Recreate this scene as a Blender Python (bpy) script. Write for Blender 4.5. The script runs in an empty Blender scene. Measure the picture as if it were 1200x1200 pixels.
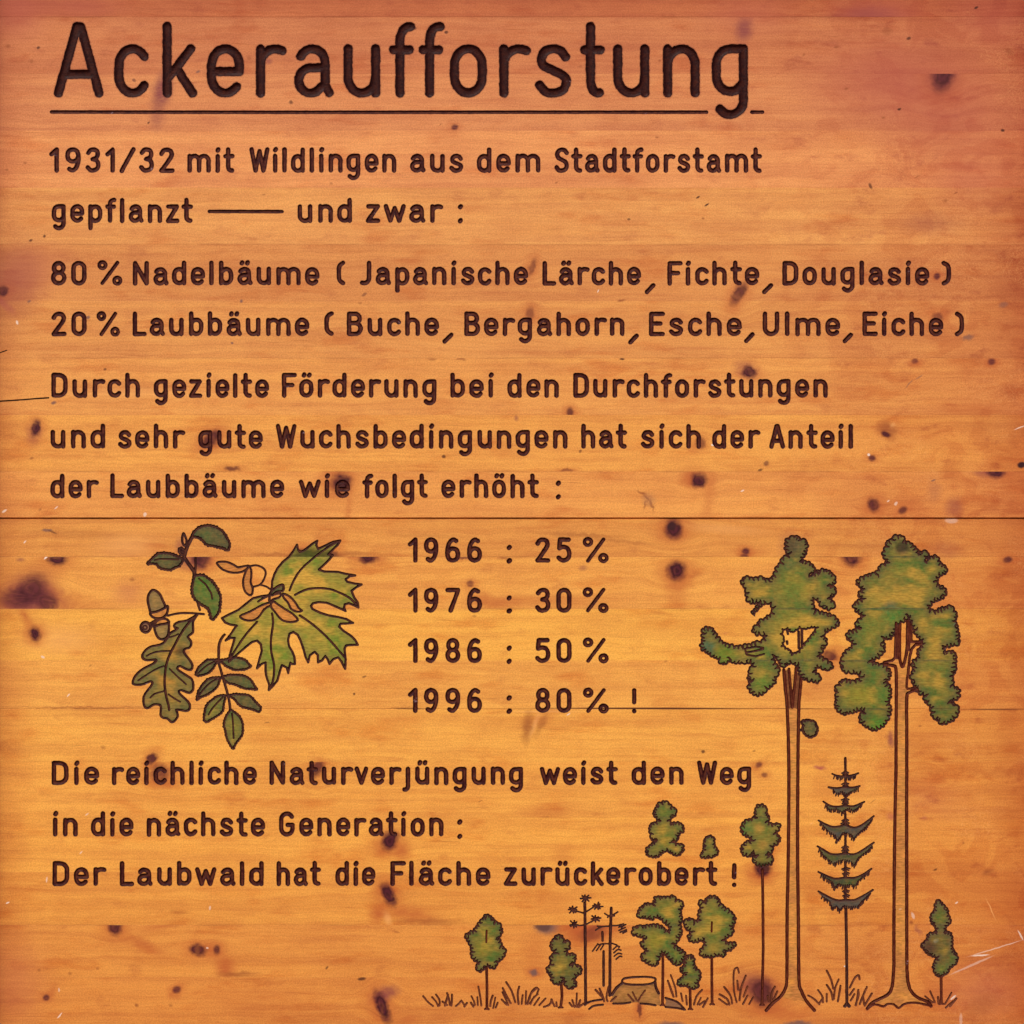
import bpy, math, random
import numpy as np
from mathutils import Vector
from mathutils.geometry import delaunay_2d_cdt

R = math.radians
random.seed(7)
rng = np.random.default_rng(11)
scene = bpy.context.scene
COL = scene.collection

# ------------------------------------------------------------------ camera, sky, sun, exposure
EYE = 1.6
DIST = 2.6
cam_d = bpy.data.cameras.new("camera")
cam = bpy.data.objects.new("camera", cam_d)
COL.objects.link(cam)
cam.location = (0.0, -DIST, EYE)
cam.rotation_euler = (R(90), 0, 0)
cam_d.sensor_width = 36.0
cam_d.lens = 36.0 * DIST / 1.2
cam_d.clip_end = 200.0
scene.camera = cam

SUN_EL, SUN_AZ = 47.0, -28.0           # azimuth from the camera's axis, minus = from the left
world = bpy.data.worlds.new("World")
scene.world = world
world.use_nodes = True
wn = world.node_tree
bg = wn.nodes.get("Background") or wn.nodes.new("ShaderNodeBackground")
sky = wn.nodes.new("ShaderNodeTexSky")
sky.sky_type = 'NISHITA'
sky.sun_disc = False
sky.sun_elevation = R(SUN_EL)
sky.sun_rotation = R(180.0 - SUN_AZ)
sky.dust_density = 3.0
sky.ozone_density = 0.6
wn.links.new(sky.outputs[0], bg.inputs[0])
bg.inputs[1].default_value = 0.10
sun_d = bpy.data.lights.new("sun", 'SUN')
sun = bpy.data.objects.new("sun", sun_d)
COL.objects.link(sun)
sun_d.energy = 1.5
sun_d.angle = R(14)
sun_d.color = (1.0, 0.93, 0.84)
# direction TO the sun: in front of the board (-Y), above, a little to the left
sd = Vector((math.sin(R(SUN_AZ)) * math.cos(R(SUN_EL)), -math.cos(R(SUN_AZ)) * math.cos(R(SUN_EL)), math.sin(R(SUN_EL))))
sun.rotation_euler = sd.to_track_quat('Z', 'Y').to_euler()
sun.location = sd * 6

scene.view_settings.view_transform = 'Standard'
scene.view_settings.look = 'None'
scene.view_settings.exposure = 0.72
scene.view_settings.gamma = 1.0
scene.view_settings.use_curve_mapping = False
scene.render.filter_size = 1.6
scene.cycles.max_bounces = 4

# ------------------------------------------------------------------ board measures (millimetres = pixels of the 1200 px photograph)
X0, X1 = -12.0, 1213.0
Y0, Y1 = -44.0, 1232.0
THICK = 26.0
SEAMS = [20.0, 86.5, 153.0, 220.0, 286.5, 352.5, 419.8, 486.3, 552.7, 607.6, 652.6, 713.5, 774.0, 831.0, 893.0, 958.0, 1022.0, 1084.2, 1145.3, 1206.5]
HALF = {607.6: 1.35, 831.0: 0.5}
SEAM_DEPTH = {607.6: 4.0, 831.0: .4, 20.0: .22, 419.8: .16, 486.3: .12, 552.7: .14, 652.6: .16, 713.5: .12, 1084.2: .12}
EDGES = [Y0] + SEAMS + [Y1]
NPL = len(EDGES) - 1

# ------------------------------------------------------------------ strokes: everything the router cut
# a stroke: (polyline [(x,y)...], radius, depth, owner index)
SEG = []          # x0,y0,x1,y1,r,depth,owner
OWNERS = []       # dicts
def owner(name, mat, label=None, parent=None, stuff=False):
    OWNERS.append(dict(name=name, mat=mat, label=label, parent=parent, stuff=stuff))
    return len(OWNERS) - 1
def stroke(pts, r, depth, own):
    if len(pts) == 1:
        pts = [pts[0], (pts[0][0] + .05, pts[0][1] + .05)]
    for a, b in zip(pts[:-1], pts[1:]):
        SEG.append((a[0], a[1], b[0], b[1], r, depth, own))

def arc(cx, cy, rx, ry, a0, a1, n=None):
    if n is None:
        n = max(3, int(abs(a1 - a0) / 16))
    return [(cx + rx * math.cos(R(a0 + (a1 - a0) * i / n)), cy + ry * math.sin(R(a0 + (a1 - a0) * i / n))) for i in range(n + 1)]
def spline(p, n=5, closed=False):
    out = []
    m = len(p)
    rngi = range(m if closed else m - 1)
    for i in rngi:
        if closed:
            p0, p1, p2, p3 = p[(i - 1) % m], p[i], p[(i + 1) % m], p[(i + 2) % m]
        else:
            p0 = p[i - 1] if i else p[0]
            p1, p2 = p[i], p[i + 1]
            p3 = p[i + 2] if i + 2 < m else p[-1]
        for k in range(n):
            t = k / n
            q = []
            for c in (0, 1):
                q.append(.5 * (2 * p1[c] + (p2[c] - p0[c]) * t + (2 * p0[c] - 5 * p1[c] + 4 * p2[c] - p3[c]) * t * t + (3 * p1[c] - p0[c] - 3 * p2[c] + p3[c]) * t ** 3))
            out.append(tuple(q))
    out.append(p[0] if closed else p[-1])
    return out

H = 24.3
X = 16.9
def oval(w=12.0, h=X, y=0.0, x=0.0, k=1.0):
    rx = w / 2; ry = min(rx * 1.05, h / 2)
    p = arc(x + rx, y + h - ry, rx, ry, 0, 180, 10) + arc(x + rx, y + ry, rx, ry, 180, 360, 10)
    return p + [p[0]]
S_, O_, P_ = 5.9, 5.1, 4.2     # side bearings: straight, round, open
def glyph(ch):
    base = {'ä': 'a', 'ö': 'o', 'ü': 'u'}.get(ch)
    if base:
        s, w, l, r = glyph(base)
        c = 6.3
        return s + [[(c - 3.4, H - .6), (c - 2.9, H + .5)], [(c + 3.2, H - .6), (c + 3.7, H + .5)]], w, l, r
    if ch == 'A': return [[(0, 0), (6.4, H), (7.8, H), (14.2, 0)], [(1.9, 6.8), (12.3, 6.8)]], 14.2, P_, P_
    if ch == 'B': return [[(0, 0), (0, H), (7, H)] + arc(7, H - 5.6, 5.4, 5.6, 90, -90) + [(0, H - 11.2)], [(7, H - 11.2)] + arc(7, 6.55, 6.6, 6.55, 90, -90) + [(0, 0)]], 13.6, S_, O_
    if ch == 'D': return [[(0, 0), (0, H), (6, H)] + arc(6, H - 7.5, 8, 7.5, 90, 0) + arc(6, 7.5, 8, 7.5, 0, -90) + [(0, 0)]], 14, S_, O_
    if ch == 'E': return [[(13, H), (0, H), (0, 0), (13, 0)], [(0, 12.6), (10.5, 12.6)]], 13, S_, P_
    if ch == 'F': return [[(13, H), (0, H), (0, 0)], [(0, 12.4), (10, 12.4)]], 13, S_, P_ - 1
    if ch == 'G': return [arc(7, H - 7, 7, 7, 28, 180) + arc(7, 7, 7, 7, 180, 360) + [(14, 11), (8, 11)]], 14, O_, S_
    if ch == 'J': return [[(11, H), (11, 6)] + arc(5, 6, 6, 6, 0, -115)], 11, P_, S_
    if ch == 'L': return [[(0, H), (0, 0), (11.5, 0)]], 11.5, S_, P_ - .6
    if ch == 'N': return [[(0, 0), (0, H), (14, 0), (14, H)]], 14, S_, S_
    if ch == 'S': return [spline([(13.2, H - 3.6), (11, H - .9), (7.2, H), (3, H - 1.2), (.9, H - 5.2), (2.4, H - 9.2), (7, H - 11.6), (11.6, H - 14.2), (13.4, 6), (11.6, 1.8), (7, 0), (2.9, .7), (.2, 3.8)])], 13.4, O_, O_
    if ch == 'U': return [[(0, H), (0, 7)] + arc(7, 7, 7, 7, 180, 360) + [(14, H)]], 14, S_, S_
    if ch == 'W': return [[(0, H), (5, 0), (10, H - 2), (15, 0), (20, H)]], 20, P_, P_
    if ch == 'a': return [arc(5.9, X - 5.4, 5.6, 5.4, 152, 0) + [(11.5, 3), (13.2, 0.2)], [(11.5, 9.9), (5.4, 9.6)] + arc(5.2, 4.8, 5.2, 4.8, 100, 270) + [(7.4, .4), (11.3, 3.4)]], 13.2, O_, P_ + .4
    if ch == 'b': return [oval(), [(0, 0), (0, H)]], 12, S_, O_
    if ch == 'c': return [arc(6, X - 6.2, 6, 6.2, 33, 180) + arc(6, 6.2, 6, 6.2, 180, 328)], 11.2, O_, P_ - .2
    if ch == 'd': return [oval(), [(12, 0), (12, H)]], 12, O_, S_
    if ch == 'e': return [[(0.2, 8.2), (12, 8.2), (12, X - 6.2)] + arc(6, X - 6.2, 6, 6.2, 0, 180) + arc(6, 6.2, 6, 6.2, 180, 322)], 12, O_, O_ - .4
    if ch == 'f': return [[(3.3, 0), (3.3, H - 5)] + arc(8, H - 5, 4.7, 5, 180, 82), [(0, X - .4), (8, X - .4)]], 8.8, P_ - .3, P_ - .6
    if ch == 'g': return [[(12, X), (6, X)] + arc(6, X - 6, 6, 6, 90, 180) + arc(6, 6.6, 6, 6, 180, 270) + [(8.5, .9), (12, 4.2)], [(12, X), (12, -3)] + arc(6.2, -3, 5.8, 5.8, 0, -142)], 12, O_, S_
    if ch == 'h': return [[(0, 0), (0, H)], [(0, X - 6)] + arc(6.1, X - 6, 6.1, 6, 180, 0) + [(12.2, 0)]], 12.2, S_, S_ - .3
    if ch == 'i': return [[(0, 0), (0, X)], [(.1, H - .8), (.9, H + .4)]], 0.4, S_, S_
    if ch == 'j': return [[(4, X), (4, -4)] + arc(0, -4, 4, 4.3, 0, -95)], 4, P_, S_
    if ch == 'k': return [[(0, 0), (0, H)], [(10, X), (0, 5.2)], [(4.0, 9.4), (10.8, 0)]], 10.8, S_, P_ - .4
    if ch == 'l': return [[(0, 0), (0, H)]], 0.01, S_, S_
    if ch == 'm': return [[(0, 0), (0, X)], [(0, X - 6)] + arc(6.1, X - 5.8, 6.1, 5.8, 180, 0) + [(12.2, 0)], [(12.2, X - 6)] + arc(18.3, X - 5.8, 6.1, 5.8, 180, 0) + [(24.4, 0)]], 24.4, S_, S_ - .3
    if ch == 'n': return [[(0, 0), (0, X)], [(0, X - 6)] + arc(6.1, X - 6, 6.1, 6, 180, 0) + [(12.2, 0)]], 12.2, S_, S_ - .3
    if ch == 'o': return [oval()], 12, O_, O_
    if ch == 'p': return [oval(), [(0, -8.6), (0, X)]], 12, S_, O_
    if ch == 'r': return [[(0, 0), (0, X)], [(0, X - 5.5)] + arc(6.6, X - 6, 6.6, 6, 180, 62)], 9.7, S_, P_ - 1.2
    if ch == 's': return [spline([(11, X - 3.1), (9, X - .8), (6, X), (2.6, X - .9), (.9, X - 4), (2.1, X - 6.6), (6, X - 8.3), (10, X - 10.2), (11.3, 4.4), (9.9, 1.2), (6, 0), (2.8, .5), (.2, 3)])], 11.4, O_, O_
    if ch == 't': return [[(3.4, H), (3.4, 4.6)] + arc(7.8, 4.6, 4.4, 4.6, 180, 278), [(0, X - .4), (8.8, X - .4)]], 8.8, P_ - .4, P_ - .2
    if ch == 'u': return [[(0, X), (0, 6)] + arc(6.1, 6, 6.1, 6, 180, 360), [(12.2, 0), (12.2, X)]], 12.2, S_, S_
    if ch == 'v': return [[(0, X), (5.8, 0), (11.6, X)]], 11.6, P_, P_
    if ch == 'w': return [[(0, X), (5, 0), (10, X - 2), (15, 0), (20, X)]], 20, P_, P_
    if ch == 'z': return [[(.4, X), (11, X), (0, 0), (11.4, 0)]], 11.4, P_ + .4, P_ + .4
    if ch == '0': return [oval(11.6, H)], 11.6, O_, O_
    if ch == '1': return [[(0, H - 5.4), (5.6, H), (5.6, 0)]], 5.6, O_, S_ + .6
    if ch == '2': return [spline([(.2, H - 4.6), (2.4, H - 1), (6, H), (9.6, H - 1.2), (11.2, H - 5), (10, H - 9), (6.4, 9.4), (.2, .2)])[:-1] + [(0, 0), (11.8, 0)]], 11.8, O_, O_
    if ch == '3': return [spline([(.6, H - 3.8), (3, H - .7), (6.2, H), (9.6, H - 1.4), (10.8, H - 5.4), (9.2, H - 9.6), (5.2, H - 11.2)]), spline([(5.2, H - 11.2), (9.6, H - 12.8), (11.4, 6.8), (10, 2), (6, 0), (2.6, .6), (0, 3.6)])], 11.4, O_, O_
    if ch == '5': return [[(10.6, H), (1.4, H), (.8, H - 10)] + spline([(.8, H - 10), (5, H - 8.6), (9.6, H - 10.4), (11.4, 7.6), (10, 2.4), (5.8, 0), (2.4, .8), (0, 3.2)])], 11.4, O_, O_
    if ch == '6': return [spline([(9.8, H - 1.6), (6.2, H), (2.4, H - 3.4), (.3, H - 9.5), (0, 7.6), (1.6, 2), (6, 0), (10.4, 2), (11.8, 7.2), (10.4, 12), (6.2, 14), (2, 12.2), (.2, 8.6)])], 11.8, O_, O_
    if ch == '7': return [[(0, H), (11.4, H), (10.4, H - 4), (3.4, 0)]], 11.4, O_, P_
    if ch == '8': return [oval(10.0, 11.6, H - 11.6, .9), oval(11.8, 13, 0, 0)], 11.8, O_, O_
    if ch == '9': return [[(11.8 - a, H - b) for a, b in spline([(9.8, H - 1.6), (6.2, H), (2.4, H - 3.4), (.3, H - 9.5), (0, 7.6), (1.6, 2), (6, 0), (10.4, 2), (11.8, 7.2), (10.4, 12), (6.2, 14), (2, 12.2), (.2, 8.6)])]], 11.8, O_, O_
    if ch == '%': return [oval(7.2, 7.6, H - 6.6, 0), oval(7.2, 7.6, -1.0, 16.6), [(3.6, -.3), (20.4, H + .2)]], 23.8, O_, O_
    if ch == '/': return [[(0, -.3), (12.6, H + .3)]], 12.6, 3.4, 3.4
    if ch == '(': return [spline([(4.8, H), (1.4, H - 2.6), (0, H - 7), (0, 7), (1.4, 2.6), (4.8, 0)])], 4.8, O_, P_
    if ch == ')': return [spline([(0, H), (3.4, H - 2.6), (4.8, H - 7), (4.8, 7), (3.4, 2.6), (0, 0)])], 4.8, P_, O_
    if ch == '.': return [[(0, 0)]], .01, O_, O_
    raise KeyError(ch)

TR = 2.62       # stroke radius of the body text
TD = 1.5        # its depth
def word(txt, xl, xr, base, top, name='carved_word', mat='text', label=None, r=TR, depth=TD, fit=True):
    own = owner(name, mat, label or ('carved word "%s"' % txt))
    if txt == '%': r = 2.2
    xl += r; xr -= r
    sy = (base - top) / H
    cur = 0.0
    items = []
    for i, ch in enumerate(txt):
        s, w, l, rr = glyph(ch)
        if i: cur += l
        items.append((s, cur))
        cur += w
        last = cur
        cur += rr
    sx = (xr - xl) / last if last > 2 else 1.0
    for s, ox in items:
        jx = random.uniform(-.25, .25); jy = random.uniform(-.25, .25)
        for pl in s:
            stroke([(xl + (ox + a) * sx + jx, base - b * sy + jy) for a, b in pl], r, depth, own)
    return own

def shape(x, y, pts):          # comma, colon dots, dashes given in picture millimetres
    return [(x + a, y + b) for a, b in pts]

# title, letter by letter (outer x extents measured)
HR = 5.4
t_own = None
T_TOP, T_BASE, T_XH = 31.0, 109.0, 57.2
def title_glyph(ch, xl, xr):
    s, w, l, rr = glyph(ch)
    o = owner('carved_letter', 'title', 'large carved letter "%s" of the heading' % ch)
    xl += HR; xr -= HR
    wx = max(max(p[0] for p in pl) for pl in s); mn = min(min(p[0] for p in pl) for pl in s)
    def ymap(b):
        if b <= 0: return T_BASE - b * 2.86
        if b <= X and not ch.isupper(): return T_BASE - b / X * (T_BASE - T_XH)
        if ch.isupper(): return T_BASE - b / H * (T_BASE - T_TOP)
        return T_XH - (b - X) / (H - X) * (T_XH - T_TOP)
    for pl in s:
        stroke([(xl + (a - mn) / (wx - mn) * (xr - xl), ymap(b)) for a, b in pl], HR, 2.0, o)
for ch, a, b in [('A', 63, 121.5), ('c', 134, 174.5), ('k', 190.5, 231), ('e', 242.5, 286), ('r', 300, 336), ('a', 344.5, 391), ('u', 402.5, 445.5), ('f', 455.5, 486.5), ('f', 490.5, 521), ('o', 527, 570.5), ('r', 585, 622), ('s', 627, 669), ('t', 679.5, 708.5), ('u', 718.5, 761), ('n', 777, 820), ('g', 834, 876.5)]:
    title_glyph(ch, a, b)
o = owner('underline', 'text', 'long thin carved underline of the heading')
stroke([(60.5, 131.2), (300, 131.6), (828, 131.4)], 2.05, 1.4, o)
stroke([(881, 131.4), (893.5, 131.4)], 2.05, 1.4, o)
stroke([(245.5, 247.8), (330.5, 248)], 2.05, 1.4, owner('dash', 'text', 'long thin carved dash before "und zwar"'))

def line(base, top, words):
    for w in words: word(w[0], w[1], w[2], base, top)
def dots(x, ys):
    o = owner('carved_colon', 'text')
    for y in ys: stroke([(x - .4, y + .4), (x + .4, y - .5)], 2.7, 1.9, o)
def comma(x0, y0, x1, y1):
    stroke([(x0 - 2, y0 + 2.4), (x1 + 2, y1 - 2.4)], 2.6, 1.9, owner('carved_comma', 'text'))
line(199.8, 175.3, [("1931/32", 57.8, 204.5), ("mit", 219.8, 274.8), ("Wildlingen", 292, 464.5), ("aus", 480.5, 543), ("dem", 558.8, 633), ("Stadtforstamt", 649.5, 893)])
line(258.6, 234.5, [("gepflanzt", 60.8, 226.3), ("und", 348.8, 412.5), ("zwar", 428.8, 519.5)])
dots(539.5, (242.3, 258.6))
line(331.8, 308.2, [("80", 59.5, 101.3), ("%", 113.8, 143.3), ("Nadelbäume", 155.5, 374.5), ("(", 394.5, 404.5), ("Japanische", 419.5, 618.8), ("Lärche", 635.8, 751.3), ("Fichte", 782, 890), ("Douglasie", 917, 1089), (")", 1103.6, 1114.5)])
comma(767.5, 332, 756, 344.5); comma(905.5, 332, 893.5, 344.5)
line(391.2, 367.6, [("20", 60, 101.3), ("%", 113.3, 140.8), ("Laubbäume", 155.5, 362.5), ("(", 380.5, 391.3), ("Buche", 406.3, 514.5), ("Bergahorn", 544.3, 731.8), ("Esche", 760.8, 869.3), ("Ulme", 894, 984.5), ("Eiche", 1010.5, 1105.5), (")", 1118.8, 1129.5)])
for c in ((531, 389.8, 519, 402.5), (748, 391, 736.5, 403.5), (883.8, 389.5, 872.5, 402), (999, 390, 988, 402)): comma(*c)
line(463.5, 439.5, [("Durch", 60, 164.3), ("gezielte", 180.5, 315), ("Förderung", 330.5, 511.3), ("bei", 528, 578.2), ("den", 594.6, 655), ("Durchforstungen", 671.8, 969.8)])
line(523.2, 499.3, [("und", 59.3, 123.3), ("sehr", 138, 217), ("gute", 232.3, 308), ("Wuchsbedingungen", 323, 665), ("hat", 681.3, 735), ("sich", 751, 821.3), ("der", 834.5, 891), ("Anteil", 901.3, 999.5)])
line(581.2, 557.6, [("der", 58.8, 115.8), ("Laubbäume", 129.3, 333), ("wie", 350, 410), ("folgt", 424.5, 501.5), ("erhöht", 517.5, 631.5)])
dots(654.3, (566.3, 582.2))
for yr, t, b, pc in (("1966", 632.3, 656.7, "25"), ("1976", 691.4, 715.4, "30"), ("1986", 750.2, 774.3, "50"), ("1996", 808.7, 832.8, "80")):
    own = owner('carved_year', 'text', 'carved year %s with wide spaced digits' % yr)
    for ch, (a, c) in zip(yr, ((478, 489.4), (496.8, 513.6), (521.8, 539.3), (547.4, 564.8))):
        s, w, l, rr = glyph(ch)
        for pl in s:
            stroke([(a + TR + q / w * (c - a - 2 * TR), b - z * (b - t) / H) for q, z in pl], TR, TD, own)
    own = owner('carved_number', 'text', 'carved number %s before its percent sign' % pc)
    for ch, (a, c) in zip(pc, ((627.2, 645), (652, 669.8))):
        s, w, l, rr = glyph(ch)
        for pl in s:
            stroke([(a + TR + q / w * (c - a - 2 * TR), b - z * (b - t) / H) for q, z in pl], TR, TD, own)
    word("%", 682.8, 713.2, b, t, 'percent_sign', label='carved percent sign after the number %s' % pc)
    dots(596.8, (t + 9.3, b + .6))
own = owner('exclamation_mark', 'text', 'carved exclamation mark after 80 %')
stroke([(743.2, 809), (743.2, 823)], 2.5, 1.9, own); stroke([(743.2, 833.2)], 2.6, 1.9, own)
line(917.3, 894.0, [("Die", 60.8, 116.3), ("reichliche", 131.3, 301), ("Naturverjüngung", 316, 613), ("weist", 632.3, 723.8), ("den", 740, 801), ("Weg", 816.8, 880)])
line(977.7, 953.4, [("in", 62, 91), ("die", 106.8, 156.5), ("nächste", 171.8, 310.6), ("Generation", 327, 519.5)])
dots(538.8, (963.4, 980.2))
line(1035.6, 1011.6, [("Der", 61.8, 124.6), ("Laubwald", 140.5, 309), ("hat", 324.3, 376), ("die", 393.2, 440.2), ("Fläche", 457.5, 574.6), ("zurückerobert", 590.5, 840.6)])
own = owner('exclamation_mark', 'text', 'carved exclamation mark after "zurückerobert"')
stroke([(860.5, 1014), (860.3, 1028)], 2.6, 1.9, own); stroke([(860.3, 1037)], 2.6, 1.9, own)

# ------------------------------------------------------------------ drawings, traced
TILE = {'A': (150, 610, 8.0), 'B': (290, 620, 8.0), 'C': (150, 730, 8.0), 'D': (240, 690, 8.0), 'E': (815, 620, 7.0588), 'F': (815, 730, 7.0588), 'G': (975, 620, 7.0588), 'H': (975, 730, 7.0588),
        'I': (930, 880, 9.231), 'J': (930, 980, 9.231), 'K': (750, 930, 6.6667), 'L': (490, 1060, 8.5714), 'M': (620, 1040, 7.5), 'N': (740, 1040, 7.5), 'O': (880, 1100, 9.231), 'P': (1000, 1040, 6.0),
        'Q': (300, 600, 4.0), 'R': (900, 600, 4.0), 'S': (900, 900, 4.0)}
def T(k, s):
    x, y, f = TILE[k]
    v = [float(q) for q in s.replace(';', ' ').replace(',', ' ').split()]
    return [(x + v[i] / f, y + v[i + 1] / f) for i in range(0, len(v), 2)]
PAINT = []      # painted regions: polygon, holes, palette, owner, parent-owner
def paint(name, poly, pal, parent, holes=(), label=None, edge=6.0):
    o = owner(name, 'paint', label, parent)
    PAINT.append(dict(poly=poly, holes=list(holes), pal=pal, own=o, edge=edge))
    return o
LR = 1.5; LD = 1.3
def resample(p, step):
    p = np.array(p); d = np.r_[0, np.cumsum(np.hypot(*(p[1:] - p[:-1]).T))]
    n = max(2, int(round(d[-1] / step)))
    t = np.linspace(0, d[-1], n + 1)
    return np.c_[np.interp(t, d, p[:, 0]), np.interp(t, d, p[:, 1])]
TICKS = []
def scallop(poly, step=5.2, amp=2.0, closed=True):
    """leafy outline: small uneven bumps along a traced outline"""
    p = list(poly) + ([poly[0]] if closed else [])
    TICKS.clear()
    q = [np.array(p[0], float)]
    for u, w in zip(p[:-1], p[1:]):
        u, w = np.array(u, float), np.array(w, float)
        m = max(1, int(round(np.hypot(*(w - u)) / step)))
        cuts = sorted((i + random.uniform(-.2, .2)) / m for i in range(1, m))
        q += [u + (w - u) * t for t in cuts] + [w]
    area = 0.5 * sum(p[i][0] * p[i + 1][1] - p[i + 1][0] * p[i][1] for i in range(len(p) - 1))
    sg = 1 if area > 0 else -1
    out = []
    for i in range(len(q) - 1):
        a, b = q[i], q[i + 1]
        d = b - a; L = math.hypot(*d) or 1
        if L < 1.2: continue
        nrm = np.array((d[1], -d[0])) / L * sg
        am = min(amp, L * .5) * random.uniform(.75, 1.4); sk = random.uniform(-.1, .15)
        ina = am * random.uniform(.3, .7)
        n0 = a - nrm * ina
        out.append(tuple(n0))
        if random.random() < .38: TICKS.append((tuple(n0), tuple(n0 - nrm * random.uniform(.6, 2.2) + d / L * random.uniform(-2.0, 2.0))))
        for t, h in ((.05 + sk, .25), (.22 + sk, .85), (.55 + sk, .95), (.86 + sk, .4)):
            out.append(tuple(a + d * t + nrm * am * h))
    out.append(tuple(q[-1]))
    return out
def ticks(o):
    for t_ in TICKS: stroke(list(t_), .85, .9, o)
def teeth(poly, step=4.0, amp=.8):
    p = list(poly) + [poly[0]]
    q = resample(p, step)
    area = 0.5 * sum(p[i][0] * p[i + 1][1] - p[i + 1][0] * p[i][1] for i in range(len(p) - 1))
    sg = 1 if area > 0 else -1
    out = []
    for i in range(len(q) - 1):
        a, b = q[i], q[i + 1]
        d = b - a; L = math.hypot(*d) or 1
        nrm = np.array((d[1], -d[0])) / L * sg
        out.append(tuple(a)); out.append(tuple(a + d * .7 + nrm * amp * 1.7 * random.uniform(.5, 1.2)))
    out.append(tuple(q[-1]))
    return out

GREEN = dict(a=(.125, .135, .024), b=(.04, .115, .02), c=(.34, .22, .032), edge=(.04, .06, .026))
DARKG = dict(a=(.055, .075, .026), b=(.022, .085, .024), c=(.09, .11, .028), edge=(.032, .042, .024))
MAPLE = dict(a=(.23, .21, .028), b=(.10, .18, .018), c=(.47, .28, .04), edge=(.17, .155, .032))
OAK = dict(a=(.16, .13, .028), b=(.055, .095, .026), c=(.35, .18, .03), edge=(.075, .085, .032))
TAN = dict(a=(.52, .20, .044), b=(.40, .155, .04), c=(.58, .24, .045), edge=(.40, .14, .03))
BLUE = dict(a=(.032, .048, .044), b=(.02, .05, .025), c=(.045, .055, .045), edge=(.034, .028, .036))
BUFF = dict(a=(.22, .145, .045), b=(.16, .115, .04), c=(.30, .20, .055), edge=(.12, .085, .04))

# beech twig
o = owner('beech_twig_drawing', 'outline', 'drawing of a beech twig with three toothed leaves')
lf = teeth(T('A', "602,152 612,120 650,80 700,54 760,47 800,58 850,76 890,106 915,150 935,180 955,215 945,250 930,280 900,252 850,246 800,236 750,228 715,205 690,170 650,150 618,148"), 3.6, .8)
stroke(lf, LR, LD, o); paint('painted_leaf', lf, DARKG, o)
lf = teeth(T('A', "180,402 215,370 250,335 290,308 350,308 400,312 440,330 480,345 518,370 500,395 470,430 440,437 400,462 350,455 310,445 280,425 268,405 230,400"), 3.6, .7)
stroke(lf, LR, LD, o); paint('painted_leaf', lf, DARKG, o)
stroke(T('A', "250,372 300,359 400,362 470,366"), 1.1, .9, o)
lf = teeth(T('A', "625,520 680,515 720,522 770,560 800,590 830,630 850,680 870,720 855,780 855,840 830,890 790,930 775,880 755,820 700,790 650,755 620,720 605,680 605,620 612,570"), 3.8, .9)
stroke(lf, LR, LD, o); paint('painted_leaf', lf, dict(a=(.04, .12, .02), b=(.02, .13, .015), c=(.09, .14, .03), edge=(.04, .07, .02)), o)
stroke(T('A', "665,545 730,600 780,680 790,735"), 1.1, .9, o)
stroke(T('A', "602,150 575,200 550,255 535,300 525,345 560,395 590,435 622,480 625,520"), 2.3, 1.3, o)
stroke(T('A', "635,352 633,430 628,490"), 1.5, 1.2, o)
stroke(spline(T('A', "520,120 508,160 512,210 530,236 548,215 548,180 535,145"), 3, True), 1.4, 1.1, o)
stroke(T('A', "480,262 478,290 500,322 525,322 540,290 500,255"), 1.6, 1.1, o)
stroke(T('A', "500,285 520,300"), 2.0, 1.0, o)
stroke(T('A', "655,778 665,810 673,838"), 1.4, 1.0, o)
# acorns
o = owner('acorn_drawing', 'outline', 'drawing of two acorns on one stalk')
n1 = spline(T('A', "228,652 196,690 185,740 195,800 215,860 270,852 330,825 350,806 326,750 305,700 270,664"), 3, True)
c1 = spline(T('A', "208,868 225,900 265,916 320,912 360,880 374,830 370,802 330,828 270,853"), 3, True)
stroke(n1, LR, LD, o); stroke(c1, LR, LD, o)
paint('painted_acorn', n1, BUFF, o); paint('painted_cup', c1, TAN, o)
n2 = spline(T('A', "248,1000 262,1060 285,1100 320,1115 360,1095 380,1050 382,965 340,970 290,978"), 3, True)
c2 = spline(T('A', "247,995 262,950 300,925 355,922 382,945 380,962 340,968 290,978"), 3, True)
stroke(n2, LR, LD, o); stroke(c2, LR, LD, o)
paint('painted_acorn', n2, BUFF, o); paint('painted_cup', c2, TAN, o)
stroke(spline(T('A', "372,893 430,878 500,868 580,868 645,872 712,878"), 3), 1.3, 1.1, o)
stroke(T('A', "268,920 240,968 215,1000"), 1.7, 1.1, o); stroke(T('A', "210,962 262,932"), 1.4, 1.1, o)
ring = arc(150 + 165 / 8, 610 + 1000 / 8, 5.8, 6.1, 0, 360, 16)
stroke(ring, 1.6, 1.2, o); stroke(arc(150 + 160 / 8, 610 + 1003 / 8, 2.4, 2.4, 0, 360, 8), 1.0, .8, o)
paint('painted_bud', ring, dict(a=(.18, .08, .05), b=(.15, .07, .05), c=(.22, .1, .05), edge=(.1, .05, .04)), o)
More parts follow.
